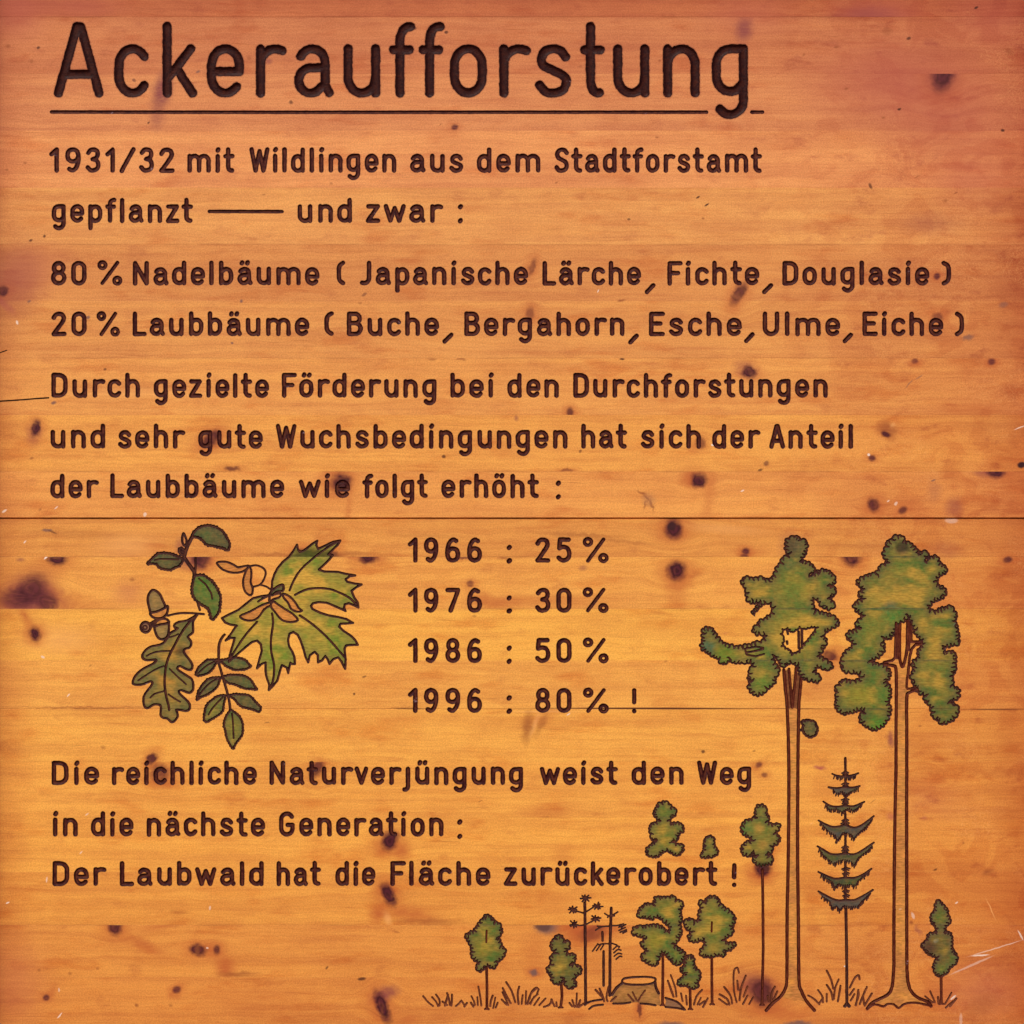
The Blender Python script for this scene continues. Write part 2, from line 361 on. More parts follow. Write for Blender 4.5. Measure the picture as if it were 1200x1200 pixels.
# oak leaf
o = owner('oak_leaf_drawing', 'outline', 'drawing of a lobed oak leaf')
oak = spline(T('C', "650,-80 560,-25 480,-10 435,15 438,42 468,50 440,70 400,92 375,130 345,175 300,205 220,220 165,255 135,300 142,335 185,350 258,342 262,358 230,385 150,425 90,470 55,520 45,568 90,580 150,572 208,547 230,562 210,600 170,650 145,700 150,770 175,800 210,785 240,765 290,765 310,790 305,860 330,890 370,895 400,925 430,925 465,880 462,840 452,815 490,815 540,825 575,810 578,760 540,715 490,670 475,640 500,630 540,645 580,655 608,630 612,580 600,530 560,500 520,475 470,440 465,415 490,405 540,430 590,440 605,400 580,350 540,300 522,265 540,240 570,235 590,210 590,170 560,130 590,105 610,85 610,40 610,-10 630,-50"), 2, True)
stroke(oak, 1.45, LD, o); paint('painted_leaf', oak, OAK, o, edge=9)
stroke(spline(T('C', "640,-75 560,10 490,110 430,220 385,310 360,390 345,500 345,600 360,700 380,770 386,815"), 3), 1.55, 1.3, o)
for s in ("175,310 240,278 310,265 395,262", "95,540 200,470 280,425 335,405", "210,700 250,665 335,640", "390,430 450,490 545,575", "380,670 430,705 490,740", "375,140 440,120 470,105"):
    stroke(spline(T('C', s), 3), 1.1, .9, o)
# ash twig
o = owner('ash_twig_drawing', 'outline', 'drawing of an ash twig with seven leaflets')
stroke(spline(T('C', "905,110 880,140 855,200 850,280 850,350 858,400 875,460 905,560 930,650 950,740 958,805"), 3), 1.6, 1.2, o)
for k, s in (('C', "845,350 790,345 740,350 690,390 655,430 635,490 690,490 750,470 800,420 818,382"), ('C', "865,352 920,345 960,335 1010,325 1060,335 1110,355 1125,385 1155,405 1110,430 1060,435 1010,440 960,420 930,410 890,375"),
             ('C', "868,512 800,515 740,535 690,590 660,650 645,725 662,700 720,680 790,640 840,590 858,535"), ('D', "170,825 230,810 310,808 380,820 430,855 460,905 492,945 440,935 380,935 320,910 270,890 220,880 185,855"),
             ('D', "225,1000 290,990 350,992 420,1000 450,1035 490,1080 525,1110 512,1160 470,1135 420,1120 350,1105 310,1075 280,1030"), ('C', "912,678 870,680 820,700 760,745 725,800 720,850 712,905 728,932 800,890 850,860 890,820 895,760 908,710"),
             ('C', "965,815 1020,855 1060,900 1075,960 1070,1050 1030,1100 1000,1140 985,1185 960,1140 930,1090 915,1010 900,960 910,900 935,850")):
    lf = teeth(T(k, s), 3.4, .6)
    stroke(lf, 1.35, LD, o)
    paint('painted_leaf', lf, GREEN if '1185' in s or '712,905' in s else DARKG, o)
for k, s in (('C', "660,470 740,400 830,355"), ('C', "665,680 720,610 780,555 850,520"), ('C', "755,860 800,790 890,695"), ('C', "975,850 985,950 990,1080")):
    stroke(spline(T(k, s), 3), 1.1, .9, o)
# maple leaf with its winged seeds
o = owner('maple_leaf_drawing', 'outline', 'drawing of a large five pointed maple leaf')
maple = (T('B', "230,540 232,490 250,430 280,370 330,310 390,260 430,205 465,147 472,190 490,213 515,208 560,178 610,137 655,110 645,150 662,186 740,150 800,120 870,108 850,142 800,192 757,236 800,245 770,282 720,332 668,380 720,398 850,402 920,420 1010,435 960,442 920,470 935,495 1000,510 1070,520 1020,545 975,580 1000,640 1035,690 1040,735 1000,715 950,695 912,705 905,740 920,768 870,745 790,710 740,690 670,685 615,695 595,720 610,750 680,785 760,810 850,825 930,845 990,880 930,885 872,887 860,915 900,955 970,1000 1010,1040 1035,1085 990,1085 925,1090")
         + T('Q', "415,640 420,690 418,735 400,700 385,681 362,690 345,712 336,690 325,675 310,695 291,705 290,670 275,655 252,672")
         + T('D', "970,690 945,640 930,580 900,490 870,430 830,405 795,420 780,480 790,540 820,590 840,640 845,705 820,705 802,692 792,740 782,790 770,740 722,715 705,770 680,860 640,910 600,950 605,900 580,830 570,770 570,690 530,705 490,745 510,670 535,580 525,520 490,485 440,500 390,540 320,600 225,685 235,620 265,520 280,460 240,460 195,485 240,430 280,370 300,345 240,335 190,315 160,275 220,245 320,195 400,130 450,90 520,72 600,60 625,20"))
stroke(maple + [maple[0]], 1.4, LD, o)
key1 = spline(T('D', "605,130 540,150 420,215 330,255 370,290 440,298 500,270 560,190 612,160"), 3)
key3 = spline(T('D', "620,165 660,220 720,290 800,312 872,295 830,240 760,195 690,150 640,118"), 3, True)
key4 = spline(T('D', "735,45 800,75 850,130 880,180 912,205 870,215 810,190 780,130 740,85"), 3, True)
key2 = spline(T('D', "500,120 560,82 640,55 712,45 700,80 640,100 612,128"), 3)
paint('painted_leaf', maple, MAPLE, o, holes=[key1, key3, key4, key2], edge=7)
for k, s in (('B', "395,575 430,490 500,380 620,270 740,180 850,115"), ('B', "445,618 530,575 620,555 760,560 860,595 950,640 1015,700"), ('B', "490,810 580,870 690,960 780,1050 850,1130"), ('D', "1262,585 1310,640"),
             ('D', "630,230 640,320 620,480 625,600 650,720 640,860 608,935"), ('D', "490,310 400,410 320,520 240,650")):
    stroke(spline(T(k, s), 3), 1.4, 1.1, o)
o = owner('maple_seed_drawing', 'outline', 'drawing of winged maple seeds')
for q in (key1, key2, key3, key4): stroke(q, 1.35, 1.1, o)
stroke(spline(T('B', "205,670 215,600 270,545 330,520 340,560 325,582 270,590 235,620"), 3), 1.5, 1.2, o)
paint('painted_bud', T('B', "225,640 215,600 270,545 330,520 340,560 325,582 270,590 235,620"), DARKG, o)
sa = spline(T('A', "835,395 880,385 940,392 1000,420 1030,438 1080,430 1135,425 1090,470 1030,488 960,485 890,460 850,425"), 3, True)
sb = spline(T('A', "1140,430 1155,470 1155,530 1150,580 1170,640 1155,700 1110,680 1085,630 1080,560 1100,490 1120,450"), 3, True)
for q, in ((sa,), (sb,)): stroke(q, 1.3, 1.1, o); 
for q in (key1, key3, key4, sa, sb): paint('painted_seed_wing', q, TAN, o)
stroke(spline(T('B', "20,350 80,340 140,360 170,400 160,460 120,520 60,540"), 3), 1.2, 1.0, o)
stroke(T('B', "130,525 180,540 215,565"), 1.2, 1.0, o)

# tall tree left
o = owner('tree_drawing', 'outline', 'drawing of the left tall tree with a ragged crown and an arm to the left')
c = (T('E', "820,62 870,85 915,105 920,160 895,210 865,265 920,275 975,310 985,350 940,385 985,380 1030,345 1090,345 1130,385 1160,420 1140,455 1095,465 1160,500 1145,545 1100,570 1125,600 1155,625 1120,660 1050,640 1010,580 975,570 965,620 990,685 1060,700 1120,715 1160,745 1185,790 1130,815 1075,845 1045,885 1085,930 1050,990 1010,1050 1060,1080 1130,1120 1120,1155 1070,1160 1010,1130 975,1180")
     + T('F', "1000,420 1030,445 1020,485 960,475 890,455 865,400 850,350 790,320 715,365 700,310 650,270 635,300 650,340 680,370 690,410 660,450 640,510 590,540 560,580 500,595 450,550 445,510 475,480 435,465 460,420 445,380 485,365 480,335 460,315 380,330 320,325 285,290 270,320 215,335 200,295 150,275 100,240 50,205 65,150 65,90 70,45 130,45 155,90 200,150 250,180 320,200 390,200 460,180 540,160 570,140 585,110 570,95 490,85 480,50 520,20 530,-16")
     + T('E', "590,740 640,700 648,650 625,612 575,604 530,640 470,700 500,655 540,605 440,600 425,560 435,530 410,490 400,455 375,445 410,400 480,415 520,400 560,410 610,430 650,390 665,350 680,310 720,290 725,240 770,230 785,200 750,170 755,110 775,75"))
cs = scallop(c, 4.8, 2.3)
ticks(o)
hole = scallop(T('E', "720,830 760,820 800,850 830,835 860,810 900,825 960,810 1010,810 990,850 950,900 900,960 860,1015 800,1040 770,1000 715,970 730,910 710,870"), 4.6, -1.1)
stroke(cs, 1.1, LD, o); stroke(hole, 1.2, LD, o)
paint('painted_crown', cs, dict(GREEN, blobs=[(930, 690, 16, (.05, .14, .02), .8), (925, 716, 15, (.07, .13, .02), .5), (829, 758, 9, (.012, .10, .055), .95), (850, 767, 12, (.09, .17, .015), .8), (893, 800, 11, (.05, .16, .02), .8), (887, 788, 8, (.3, .2, .03), .6), (925, 662, 8, (.05, .1, .03), .8), (930, 640, 12, (.07, .07, .035), .9)]), o, holes=[hole], edge=7)
for k, s, r in (('E', "853,850 855,985", 1.6), ('E', "880,835 882,980", 1.6), ('E', "757,835 765,868", 1.4), ('E', "757,930 760,948", 1.6), ('F', "420,212 500,196 562,205", 1.2), ('F', "410,215 422,262 500,276 568,256", 1.2), ('F', "425,244 495,232 560,216", 1.4)):
    stroke(T(k, s), r, 1.1, o)
tl = [(918.5, 785), (920.5, 808), (922.6, 831), (924.5, 900), (923.9, 1000), (922.4, 1075), (922.2, 1143), (920.5, 1158), (914.5, 1168), (905, 1176), (898, 1184)]
tr = [(938.8, 795), (937, 815), (936, 832), (935, 900), (934.6, 1000), (935.6, 1080), (936.2, 1148), (939, 1161), (945, 1173), (954.5, 1184)]
o2 = owner('carved_trunk', 'trunkline', 'carved outline of the left tall trunk')
stroke(spline(tl, 3), 1.95, 1.6, o2); stroke(spline(tr, 3), 1.95, 1.6, o2)
stroke([(924.6, 784), (926.6, 808), (928.2, 829)], 1.7, 1.3, o2); stroke([(932.8, 783), (930.6, 808), (928.6, 829)], 1.7, 1.3, o2)
paint('painted_trunk', tl[:9] + [(925, 1172), (936, 1174)] + tr[:9][::-1], dict(TAN, a=(.50, .205, .046)), o, edge=2.5)
paint('painted_bark', [(918.5, 786), (924.6, 785), (928, 829), (922.6, 831)], dict(a=(.10, .022, .012), b=(.12, .03, .015), c=(.14, .035, .018), edge=(.08, .02, .012)), o)
paint('painted_bark', [(938.8, 797), (932.8, 784), (929, 829), (936, 832)], dict(a=(.10, .022, .012), b=(.12, .03, .015), c=(.14, .035, .018), edge=(.08, .02, .012)), o)
lb = scallop(T('F', "880,815 930,805 985,815 1010,880 990,930 950,945 905,920 885,880 895,850"), 3.6, .9)
stroke(lb, 1.35, 1.2, o); paint('painted_foliage', lb, DARKG, o); stroke(T('F', "850,900 890,872"), 1.3, 1.0, o)

# tall tree right
o = owner('tree_drawing', 'outline', 'drawing of the right tall tree with a forked trunk and drooping crown')
c = (T('G', "510,60 580,60 590,105 650,120 690,165 715,210 745,190 790,190 780,230 770,270 810,240 870,230 890,290 945,320 940,360 890,380 850,430 870,470 920,490 945,535 900,570 850,590 795,630 810,680 850,690 900,665 990,640 1010,680 1030,710 1010,760 1035,820 1040,880 1050,940 1010,960 920,965 925,1020 1010,1020 1020,1080 1010,1140 1020,1176")
     + T('H', "1000,410 980,440 1000,480 985,520 1045,550 1040,620 970,650 1020,680 1050,720 1010,790 960,820 900,835 870,790 830,770 830,700 770,640 780,600 715,570 690,520 660,470 665,420 680,370 670,330 720,290 710,240 745,200 750,140 700,100 690,60")
     + T('G', "660,760 630,712 600,750 540,780 500,860 470,910 420,890 415,940 435,990 390,1050 310,1090 340,1110")
     + T('H', "390,345 430,360 480,400 470,450 435,490 480,540 480,600 460,650 480,710 470,770 430,840 350,885 270,850 235,800 230,770 270,750 265,720 210,715 150,740 90,750 40,710 30,660 45,610 30,545 60,510 100,470 150,490 230,480 250,450 235,415 180,410 100,400 75,350 90,270 140,220 190,180 170,150 120,120 140,85 200,65")
     + T('G', "240,820 190,800 240,740 270,720 190,660 190,620 265,580 220,540 265,500 220,460 205,440 260,400 320,375 370,375 400,310 470,280 430,220 430,180 465,150 450,110 510,95"))
cs = scallop(c, 4.8, 2.3)
ticks(o)
stroke(cs, 1.1, LD, o)
paint('painted_crown', cs, dict(GREEN, blobs=[(1044, 712, 8, (.012, .08, .05), .9), (1046, 722, 11, (.025, .15, .025), .85), (1057, 644, 8, (.05, .04, .03), .8), (1056, 666, 10, (.06, .13, .02), .7), (1020, 735, 16, (.05, .13, .02), .7), (1030, 850, 11, (.018, .17, .018), .9), (1036, 815, 12, (.04, .14, .02), .75), (1008, 815, 15, (.2, .2, .02), .7), (1094, 780, 7, (.05, .14, .02), .6), (1105, 770, 14, (.28, .18, .03), .5), (1110, 835, 12, (.07, .1, .02), .6), (1022, 704, 10, (.26, .2, .03), .6), (1050, 760, 10, (.28, .19, .03), .4)]), o, edge=7.5)
o2 = owner('carved_trunk', 'trunkline', 'carved outline of the right tall forked trunk')
tl = T('H', "438,346 500,352 530,385 532,620 530,900 530,1200") + [(1049, 950), (1048, 1025), (1047.6, 1100), (1047.2, 1140), (1043.5, 1162), (1032, 1170), (1022, 1175), (1016.5, 1182)]
stroke(spline(tl, 3), 1.95, 1.6, o2)
tr = T('H', "705,550 640,575 618,620 618,900 618,1200") + [(1062.4, 950), (1062.5, 1025), (1062.6, 1100), (1063.8, 1150), (1072.5, 1167), (1087, 1173.8), (1091, 1179)]
stroke(spline(tr, 3), 1.95, 1.6, o2)
stroke(spline(T('H', "625,430 618,500 625,545 690,531"), 3), 1.5, 1.2, o2)
stroke(T('H', "430,326 500,310 522,285 528,120 530,0") + T('G', "532,785"), 1.7, 1.3, o2)
stroke(spline(T('G', "562,785 558,960 562,1080 583,1140 602,1090 620,1000 624,900 626,755"), 3), 1.9, 1.5, o2)
stroke(T('G', "655,785 655,932 742,932"), 1.7, 1.3, o2)
stroke(T('G', "742,952 690,957 660,990 642,1060 628,1205"), 1.7, 1.3, o2)
stroke(T('G', "640,770 642,900 636,1000"), 1.4, 1.0, o2); stroke(T('G', "545,800 546,1000 540,1070"), 1.3, 1.0, o2)
stroke(spline(T('S', "465,1130 500,1108 540,1118 560,1106 590,1108 612,1125 640,1106 690,1100 765,1115"), 3), 1.35, 1.1, o2)
paint('painted_trunk', T('H', "438,346 500,352 530,385 532,1200") + [(1048, 1025), (1047.6, 1140), (1043.5, 1162), (1022, 1175), (1040, 1178), (1053, 1181), (1064, 1176), (1087, 1174), (1072.5, 1167), (1063.8, 1150), (1062.5, 1025)] + T('H', "618,1200 618,620 640,575 690,545 625,545 625,430") + T('G', "642,1060 660,990 690,957 742,945 655,932 655,785 626,755 620,1000 583,1140 562,1080 560,785 532,785") + T('H', "528,120 522,285 500,310 430,326"), dict(TAN, a=(.50, .205, .046)), o, edge=2.5)

# spruce
o = owner('spruce_drawing', 'outline', 'drawing of a dark spruce with seven drooping whorls')
for ya, yb in ((888.5, 909), (914, 920.5), (933, 943), (954, 966), (978, 999), (1011, 1027), (1041, 1053)): stroke([(990.6, ya), (990.9, yb)], 1.5, 1.2, o)
stroke([(991.3, 1066), (992.2, 1120), (992.4, 1174)], 1.75, 1.3, o)
stroke([(990, 1179), (992.4, 1176), (995, 1179)], 2.0, 1.3, o)
wh = [('I', "420,248 470,268 560,275 640,262 700,240", "670,290 610,305 540,300 480,305 445,280"),
      ('I', "378,392 470,402 560,390 640,396 716,380", "700,420 640,450 570,485 520,455 470,480 430,440"),
      ('I', "322,548 400,595 480,602 560,590 650,597 765,550", "740,590 690,640 645,665 600,635 520,680 460,640 380,655 350,600"),
      ('I', "270,752 340,790 420,820 500,815 560,800 650,830 740,800 868,705", "850,760 780,840 690,920 655,965 620,920 540,895 470,990 450,930 380,890 330,840 290,790"),
      ('J', "258,108 330,150 400,190 480,195 560,185 650,195 730,160 868,68", "850,130 780,190 700,250 655,330 620,290 540,270 480,290 430,315 380,270 320,220 280,160"),
      ('J', "268,385 340,420 430,455 500,455 560,445 650,450 740,420 842,352", "820,400 740,460 690,510 680,550 620,540 540,550 480,530 445,580 420,510 370,480 300,440"),
      ('J', "268,595 340,635 430,680 500,695 560,685 650,690 740,650 858,580", "830,640 740,720 700,775 620,780 540,770 495,820 470,770 415,790 390,720 310,670")]
for i, (k, a, b) in enumerate(wh):
    up, lo = T(k, a), T(k, b)
    stroke(spline(up, 3), 1.15, 1.1, o)
    q = resample(lo, 2.6)
    for p in q:                                     # needles hanging from the underside
        stroke([(p[0], p[1] - 2.2), (p[0] - random.uniform(-.3, 1.4), p[1] + random.uniform(.2, 2.4))], random.uniform(.7, 1.0), .9, o)
    paint('painted_whorl', up + lo, BLUE if i not in (4, 5) else dict(BLUE, a=(.02, .06, .02)), o, edge=2.5)
for k, x, y in (('I', 560, 230), ('I', 560, 350), ('I', 560, 520), ('I', 560, 560), ('I', 560, 745), ('I', 560, 775), ('I', 560, 1035), ('I', 560, 1070), ('J', 568, 345), ('J', 568, 395), ('J', 568, 585), ('J', 570, 635)):
    p = T(k, "%d,%d" % (x, y))[0]
    w_ = random.uniform(3.6, 5.4)
    stroke([(p[0] - w_, p[1] + 1.2), (p[0] - 1, p[1] - .4), (p[0] + 1, p[1] - .4), (p[0] + w_ * .9, p[1] + .6)], .95, .9, o)
    stroke([(p[0] - w_ * .7, p[1] + 3), (p[0], p[1] + 1.4), (p[0] + w_ * .7, p[1] + 2.8)], .8, .9, o)

# smaller trees
TRL = 'trunkline'
def tree(label, k, s, trunk=None, pal=GREEN, tick=None, blobs=None, step=3.9, amp=1.25):
    o = owner('tree_drawing', 'outline', label)
    cs = scallop(T(k, s), step * 1.05, amp * 1.45)
    ticks(o)
    stroke(cs, 1.05, 1.2, o)
    paint('painted_crown', cs, dict(pal, blobs=blobs or []), o, edge=5)
    if trunk:
        o = owner('carved_trunk', 'trunkline')
        stroke(trunk, 1.6, 1.3, o)
        x, y = trunk[-1]
        stroke([(x - 2.2, y + .8), (x, y - .6), (x + 2.2, y + .8)], 1.2, 1.0, o)
    if tick: stroke(tick, 1.2, 1.0, o)
tree('drawing of a bushy crown without trunk above the word zurückerobert', 'K', "195,65 230,80 240,110 275,120 280,160 240,185 220,210 240,240 280,230 330,245 340,285 300,310 290,360 250,375 280,400 335,400 330,450 300,480 250,465 215,440 180,450 150,480 110,495 60,480 50,440 90,400 130,370 90,350 85,310 75,280 85,240 130,230 160,215 130,185 110,165 125,125 140,85")
tree('drawing of the smallest crown, standing alone without trunk', 'K', "545,332 580,350 575,395 600,440 608,465 570,490 520,500 475,495 490,455 505,440 500,400 510,350", step=3.4, amp=.9)
tree('drawing of a slender tree on a long bare stem', 'K', "940,90 985,110 985,150 1005,190 985,220 1030,250 1080,235 1090,270 1050,310 1090,340 1080,380 1030,410 1030,450 985,475 1035,500 1030,540 960,565 900,545 880,510 920,485 890,460 850,490 800,465 795,420 830,380 880,370 870,340 820,325 790,280 820,220 870,200 905,190 900,140 915,105", [(893.5, 1019), (894, 1060), (894.4, 1110), (893, 1177)], blobs=[(890, 970, 6, (.36, .2, .04), .7), (894, 990, 6, (.36, .2, .04), .6), (876, 970, 8, (.03, .13, .03), .7)])
tree('drawing of a small round tree at the left end of the row', 'L', "690,105 740,130 765,185 810,190 835,235 830,290 800,330 820,380 830,420 860,440 872,490 850,530 790,570 780,620 740,635 700,600 660,640 610,670 585,625 620,580 560,550 540,510 545,440 510,370 475,315 520,285 570,265 600,210 650,150", T('L', "688,640 692,850 690,1045"), tick=T('L', "688,262 685,378"), blobs=[(565, 1112, 9, (.17, .17, .02), .7)])
tree('drawing of a small leaning tree beside a dark knot', 'M', "250,420 295,440 300,480 350,475 355,520 320,560 330,590 400,590 405,640 360,680 440,690 460,740 410,770 390,800 410,850 370,890 330,870 310,800 290,790 290,830 240,845 205,820 195,770 160,730 170,700 210,680 190,640 200,600 240,580 230,555 195,530 205,470 235,450", T('M', "284,860 290,950 278,1050"), pal=dict(GREEN, a=(.08, .10, .022)))
tree('drawing of a wide tree with two layers of crown behind the stump', 'N', "220,85 300,90 370,80 385,120 430,120 455,150 420,190 430,230 440,280 420,330 440,400 410,440 400,480 360,490 380,520 430,550 470,590 450,640 410,685 360,650 310,590 270,565 240,610 220,680 170,680 90,620 90,600 140,560 130,540 80,500 130,450 100,435 10,410 15,370 60,340 100,350 180,335 250,340 290,370 330,400 345,350 300,310 270,280 230,250 170,275 120,260 60,260 60,215 110,155 160,145 200,160 205,110", T('N', "276,600 276,800 273,1030"), blobs=[(768, 1103, 10, (.19, .18, .02), .8)])
tree('drawing of a round tree right of the wide one', 'N', "710,80 760,100 775,150 830,190 890,230 910,290 880,340 890,400 830,440 800,460 830,490 915,490 880,540 820,550 820,600 770,590 700,605 620,600 605,560 650,510 640,460 530,475 500,440 540,390 480,360 465,290 520,280 550,310 600,290 590,220 620,180 590,130 630,120 650,140 665,95", T('N', "706,620 706,800 709,1022"), tick=T('N', "707,305 704,388"), blobs=[(832, 1085, 10, (.28, .2, .03), .7), (836, 1112, 6, (.3, .2, .03), .6)])
tree('drawing of a seedling between two taller trees', 'N', "510,595 545,620 545,680 570,720 600,745 600,800 570,840 590,870 530,890 490,860 420,860 405,830 450,790 480,770 430,720 470,690 480,630", T('N', "515,890 518,1065"), step=3.5, amp=1.0)
tree('drawing of a narrow tree at the right end of the row', 'P', "600,90 625,120 660,160 665,200 685,240 650,270 640,310 680,320 695,360 690,410 700,450 730,480 725,530 680,560 660,600 610,625 575,600 565,570 570,530 600,490 550,475 520,460 480,405 520,370 530,330 575,320 590,290 550,240 545,200 575,160 580,110", T('P', "617,628 619,815"), pal=dict(GREEN, a=(.09, .09, .025), edge=(.06, .06, .035)), step=3.5, amp=1.0, blobs=[(1089, 1110, 8, (.10, .05, .03), .8)])

# bare pines
def tuft(cx, cy, r, o, a0=0, a1=360, n=8, w=1.0):
    for i in range(n):
        a = R(a0 + (a1 - a0) * (i + random.uniform(-.25, .25)) / n)
        l = r * random.uniform(.75, 1.15)
        stroke([(cx + .8 * math.cos(a), cy + .8 * math.sin(a)), (cx + l * math.cos(a), cy + l * .8 * math.sin(a))], w, .9, o)
o = owner('young_pine_drawing', 'outline', 'drawing of a young pine with five needle tufts')
stroke(T('M', "490,135 494,500 497,1008"), 1.7, 1.3, o)
for s in ("500,215 575,168", "482,226 420,208", "508,322 575,285", "440,335 485,330"): stroke(T('M', s), .95, .9, o)
for s in ("495,95", "385,195", "602,165", "395,325", "582,275"):
    p = T('M', s)[0]; tuft(p[0], p[1], 5.6, o)
o = owner('young_pine_drawing', 'outline', 'drawing of a young pine with hanging side twigs')
stroke(T('M', "722,180 712,500 710,950"), 1.7, 1.3, o)
for s in ("665,228 712,252 780,215", "690,262 712,252 750,250", "722,335 770,335 830,320", "790,350 820,322", "810,350 850,325", "790,378 845,352", "800,395 855,370", "825,402 858,385", "702,340 640,345 585,375", "640,345 600,340", "700,495 645,495 615,505", "605,495 558,560", "632,500 592,555", "655,505 628,548", "728,492 770,505 790,530", "740,545 772,515 795,520", "745,575 780,545 808,552", "748,605 785,578 815,585", "765,632 795,605 815,608"):
    stroke(spline(T('M', s), 2), .95, .9, o)
o = owner('stem_drawing', 'outline', 'drawing of a thin broken stem between the two young pines')
stroke(T('M', "645,392 646,468"), 1.4, 1.1, o); stroke(T('M', "655,562 655,862"), 1.5, 1.1, o)
# stump
o = owner('stump_drawing', 'outline', 'drawing of a cut tree stump with roots')
stroke(spline(T('M', "820,832 830,803 900,790 1000,785 1080,790 1112,803 1100,832 1050,850 950,855 862,850"), 3, True), 1.3, 1.1, o)
stroke(spline(T('M', "1108,830 1115,880 1140,932"), 3), 1.7, 1.2, o); stroke(spline(T('M', "820,840 770,880 728,942"), 3), 1.7, 1.2, o)
for k, s in (('M', "740,1020 820,1020 890,1010"), ('M', "980,1020 1050,1025 1112,1035"), ('M', "490,1032 540,1002 640,985"), ('M', "528,1068 570,1040 650,1030"), ('N', "300,970 390,1000 430,1030 470,1075"), ('N', "300,1050 400,1060 470,1075")):
    stroke(spline(T(k, s), 3), 1.25, 1.1, o)
paint('painted_stump', T('M', "820,850 862,860 950,868 1050,862 1105,845 1115,880 1150,940 1150,1040 1050,1022 890,1010 740,1015 730,950 770,885"), dict(a=(.34, .155, .04), b=(.28, .13, .035), c=(.42, .19, .045), edge=(.20, .09, .03)), o)
paint('painted_root', T('N', "300,975 390,1003 430,1033 465,1070 400,1056 300,1045"), dict(a=(.22, .12, .06), b=(.20, .1, .05), c=(.26, .14, .07), edge=(.18, .09, .05)), o)
# grass blades
o = owner('grass_drawing', 'grass', 'row of thin carved grass blades under the trees', None, True)
GR = {'L': "50,920 100,980 150,1020|140,930 180,975 200,1020|180,905 215,960 215,1015|290,890 310,950 320,1010|340,905 340,960 335,1015|245,975 290,1010|300,905 270,1015|380,1020 420,985 435,965|440,970 470,1020|490,990 465,1025|535,920 560,970 570,1010|605,825 625,930 635,1015|595,930 600,1010|530,985 555,1025|750,915 730,970 725,1020|775,935 755,1040|800,985 780,1035|850,840 890,920 930,990|885,780 940,870 975,980|845,880 880,950 905,1010|840,955 890,1005|1015,825 1000,900 1010,1000|1050,910 1040,1000|1085,870 1080,1000|1190,840 1130,900 1100,1000|1200,900 1150,950 1130,1000",
      'M': "85,895 70,935|85,895 60,880 20,920 5,980|45,960 10,1020|90,970 45,1035|145,975 90,1035|130,1050 180,1030 200,985|195,985 225,1045|240,1010 245,1045|355,1015 380,1045|420,930 415,1050|380,990 400,1050|450,990 430,1050|480,1020 440,1050|585,900 640,960|620,890 650,960 660,1000|700,870 680,960 690,1000|765,960 720,1000|870,940 920,1000|910,920 945,990|1020,905 980,960 960,1000",
      'N': "345,770 385,880 395,960|320,820 370,960|435,930 450,1000|480,950 487,1030|620,900 570,960 550,1030|610,970 580,1030|640,1000 600,1030|670,975 630,1050|815,875 870,950 885,1020|775,940 840,980 860,1030|770,980 840,1030|925,1010 900,900 900,740 930,705 945,750|930,820 940,900|1005,775 965,880 950,990|1020,870 985,960|1020,950 980,1025|1070,965 1035,1025",
      'O': "260,520 225,590 220,680|285,570 255,640 225,680|180,620 195,680|620,615 680,650 740,710|725,555 770,620 780,690|820,600 820,680|820,345 870,450 890,540|820,500 870,580 885,660|950,440 910,540 900,650|970,510 940,680|780,640 740,700|1070,530 1120,430 1165,395 1175,440|1115,545 1070,610|1120,600 1080,670|1160,560 1165,620 1130,720",
      'P': "35,720 20,830|95,700 60,780 45,820|130,745 80,830|70,770 75,820|505,765 560,810|540,730 575,810|595,770 600,815|690,740 645,820|725,780 680,835|700,800 650,845"}
for k, v in GR.items():
    for s in v.split('|'):
        stroke(spline(T(k, s), 3), random.uniform(1.05, 1.3), .9, o)
# drying crack that runs in from the left edge
o = owner('drying_crack', 'crack', 'thin dark drying crack running in from the left edge')
stroke([(-9, 470.6), (10, 469.6), (30, 468.2), (44, 467), (57, 466.2)], .85, 1.6, o)
stroke([(-8, 415.5), (1, 413), (8, 410.5)], .6, 1.0, owner('drying_crack', 'crack', 'short dark crack at the left edge'))

# ------------------------------------------------------------------ distance field over the whole board
G = 0.6
nx = int((X1 - X0) / G) + 1; ny = int((Y1 - Y0) / G) + 1
F = np.full((ny, nx), 9.0, np.float32)
OWN = np.full((ny, nx), -1, np.int32)
DEP = np.zeros((ny, nx), np.float32)
for (ax, ay, bx, by, r, dep, ow) in SEG:
    m = r * 1.7 + 1
    i0 = max(0, int((min(ax, bx) - m - X0) / G)); i1 = min(nx, int((max(ax, bx) + m - X0) / G) + 2)
    j0 = max(0, int((min(ay, by) - m - Y0) / G)); j1 = min(ny, int((max(ay, by) + m - Y0) / G) + 2)
    if i1 <= i0 or j1 <= j0: continue
    xs = X0 + G * np.arange(i0, i1, dtype=np.float32)[None, :]; ys = Y0 + G * np.arange(j0, j1, dtype=np.float32)[:, None]
    dx, dy = bx - ax, by - ay
    L2 = dx * dx + dy * dy + 1e-9
    t = np.clip(((xs - ax) * dx + (ys - ay) * dy) / L2, 0, 1)
    d = np.sqrt((xs - ax - t * dx) ** 2 + (ys - ay - t * dy) ** 2) / r
    sub = F[j0:j1, i0:i1]
    mk = d < sub
    sub[mk] = d[mk]
    OWN[j0:j1, i0:i1][mk] = ow
    DEP[j0:j1, i0:i1][mk] = dep
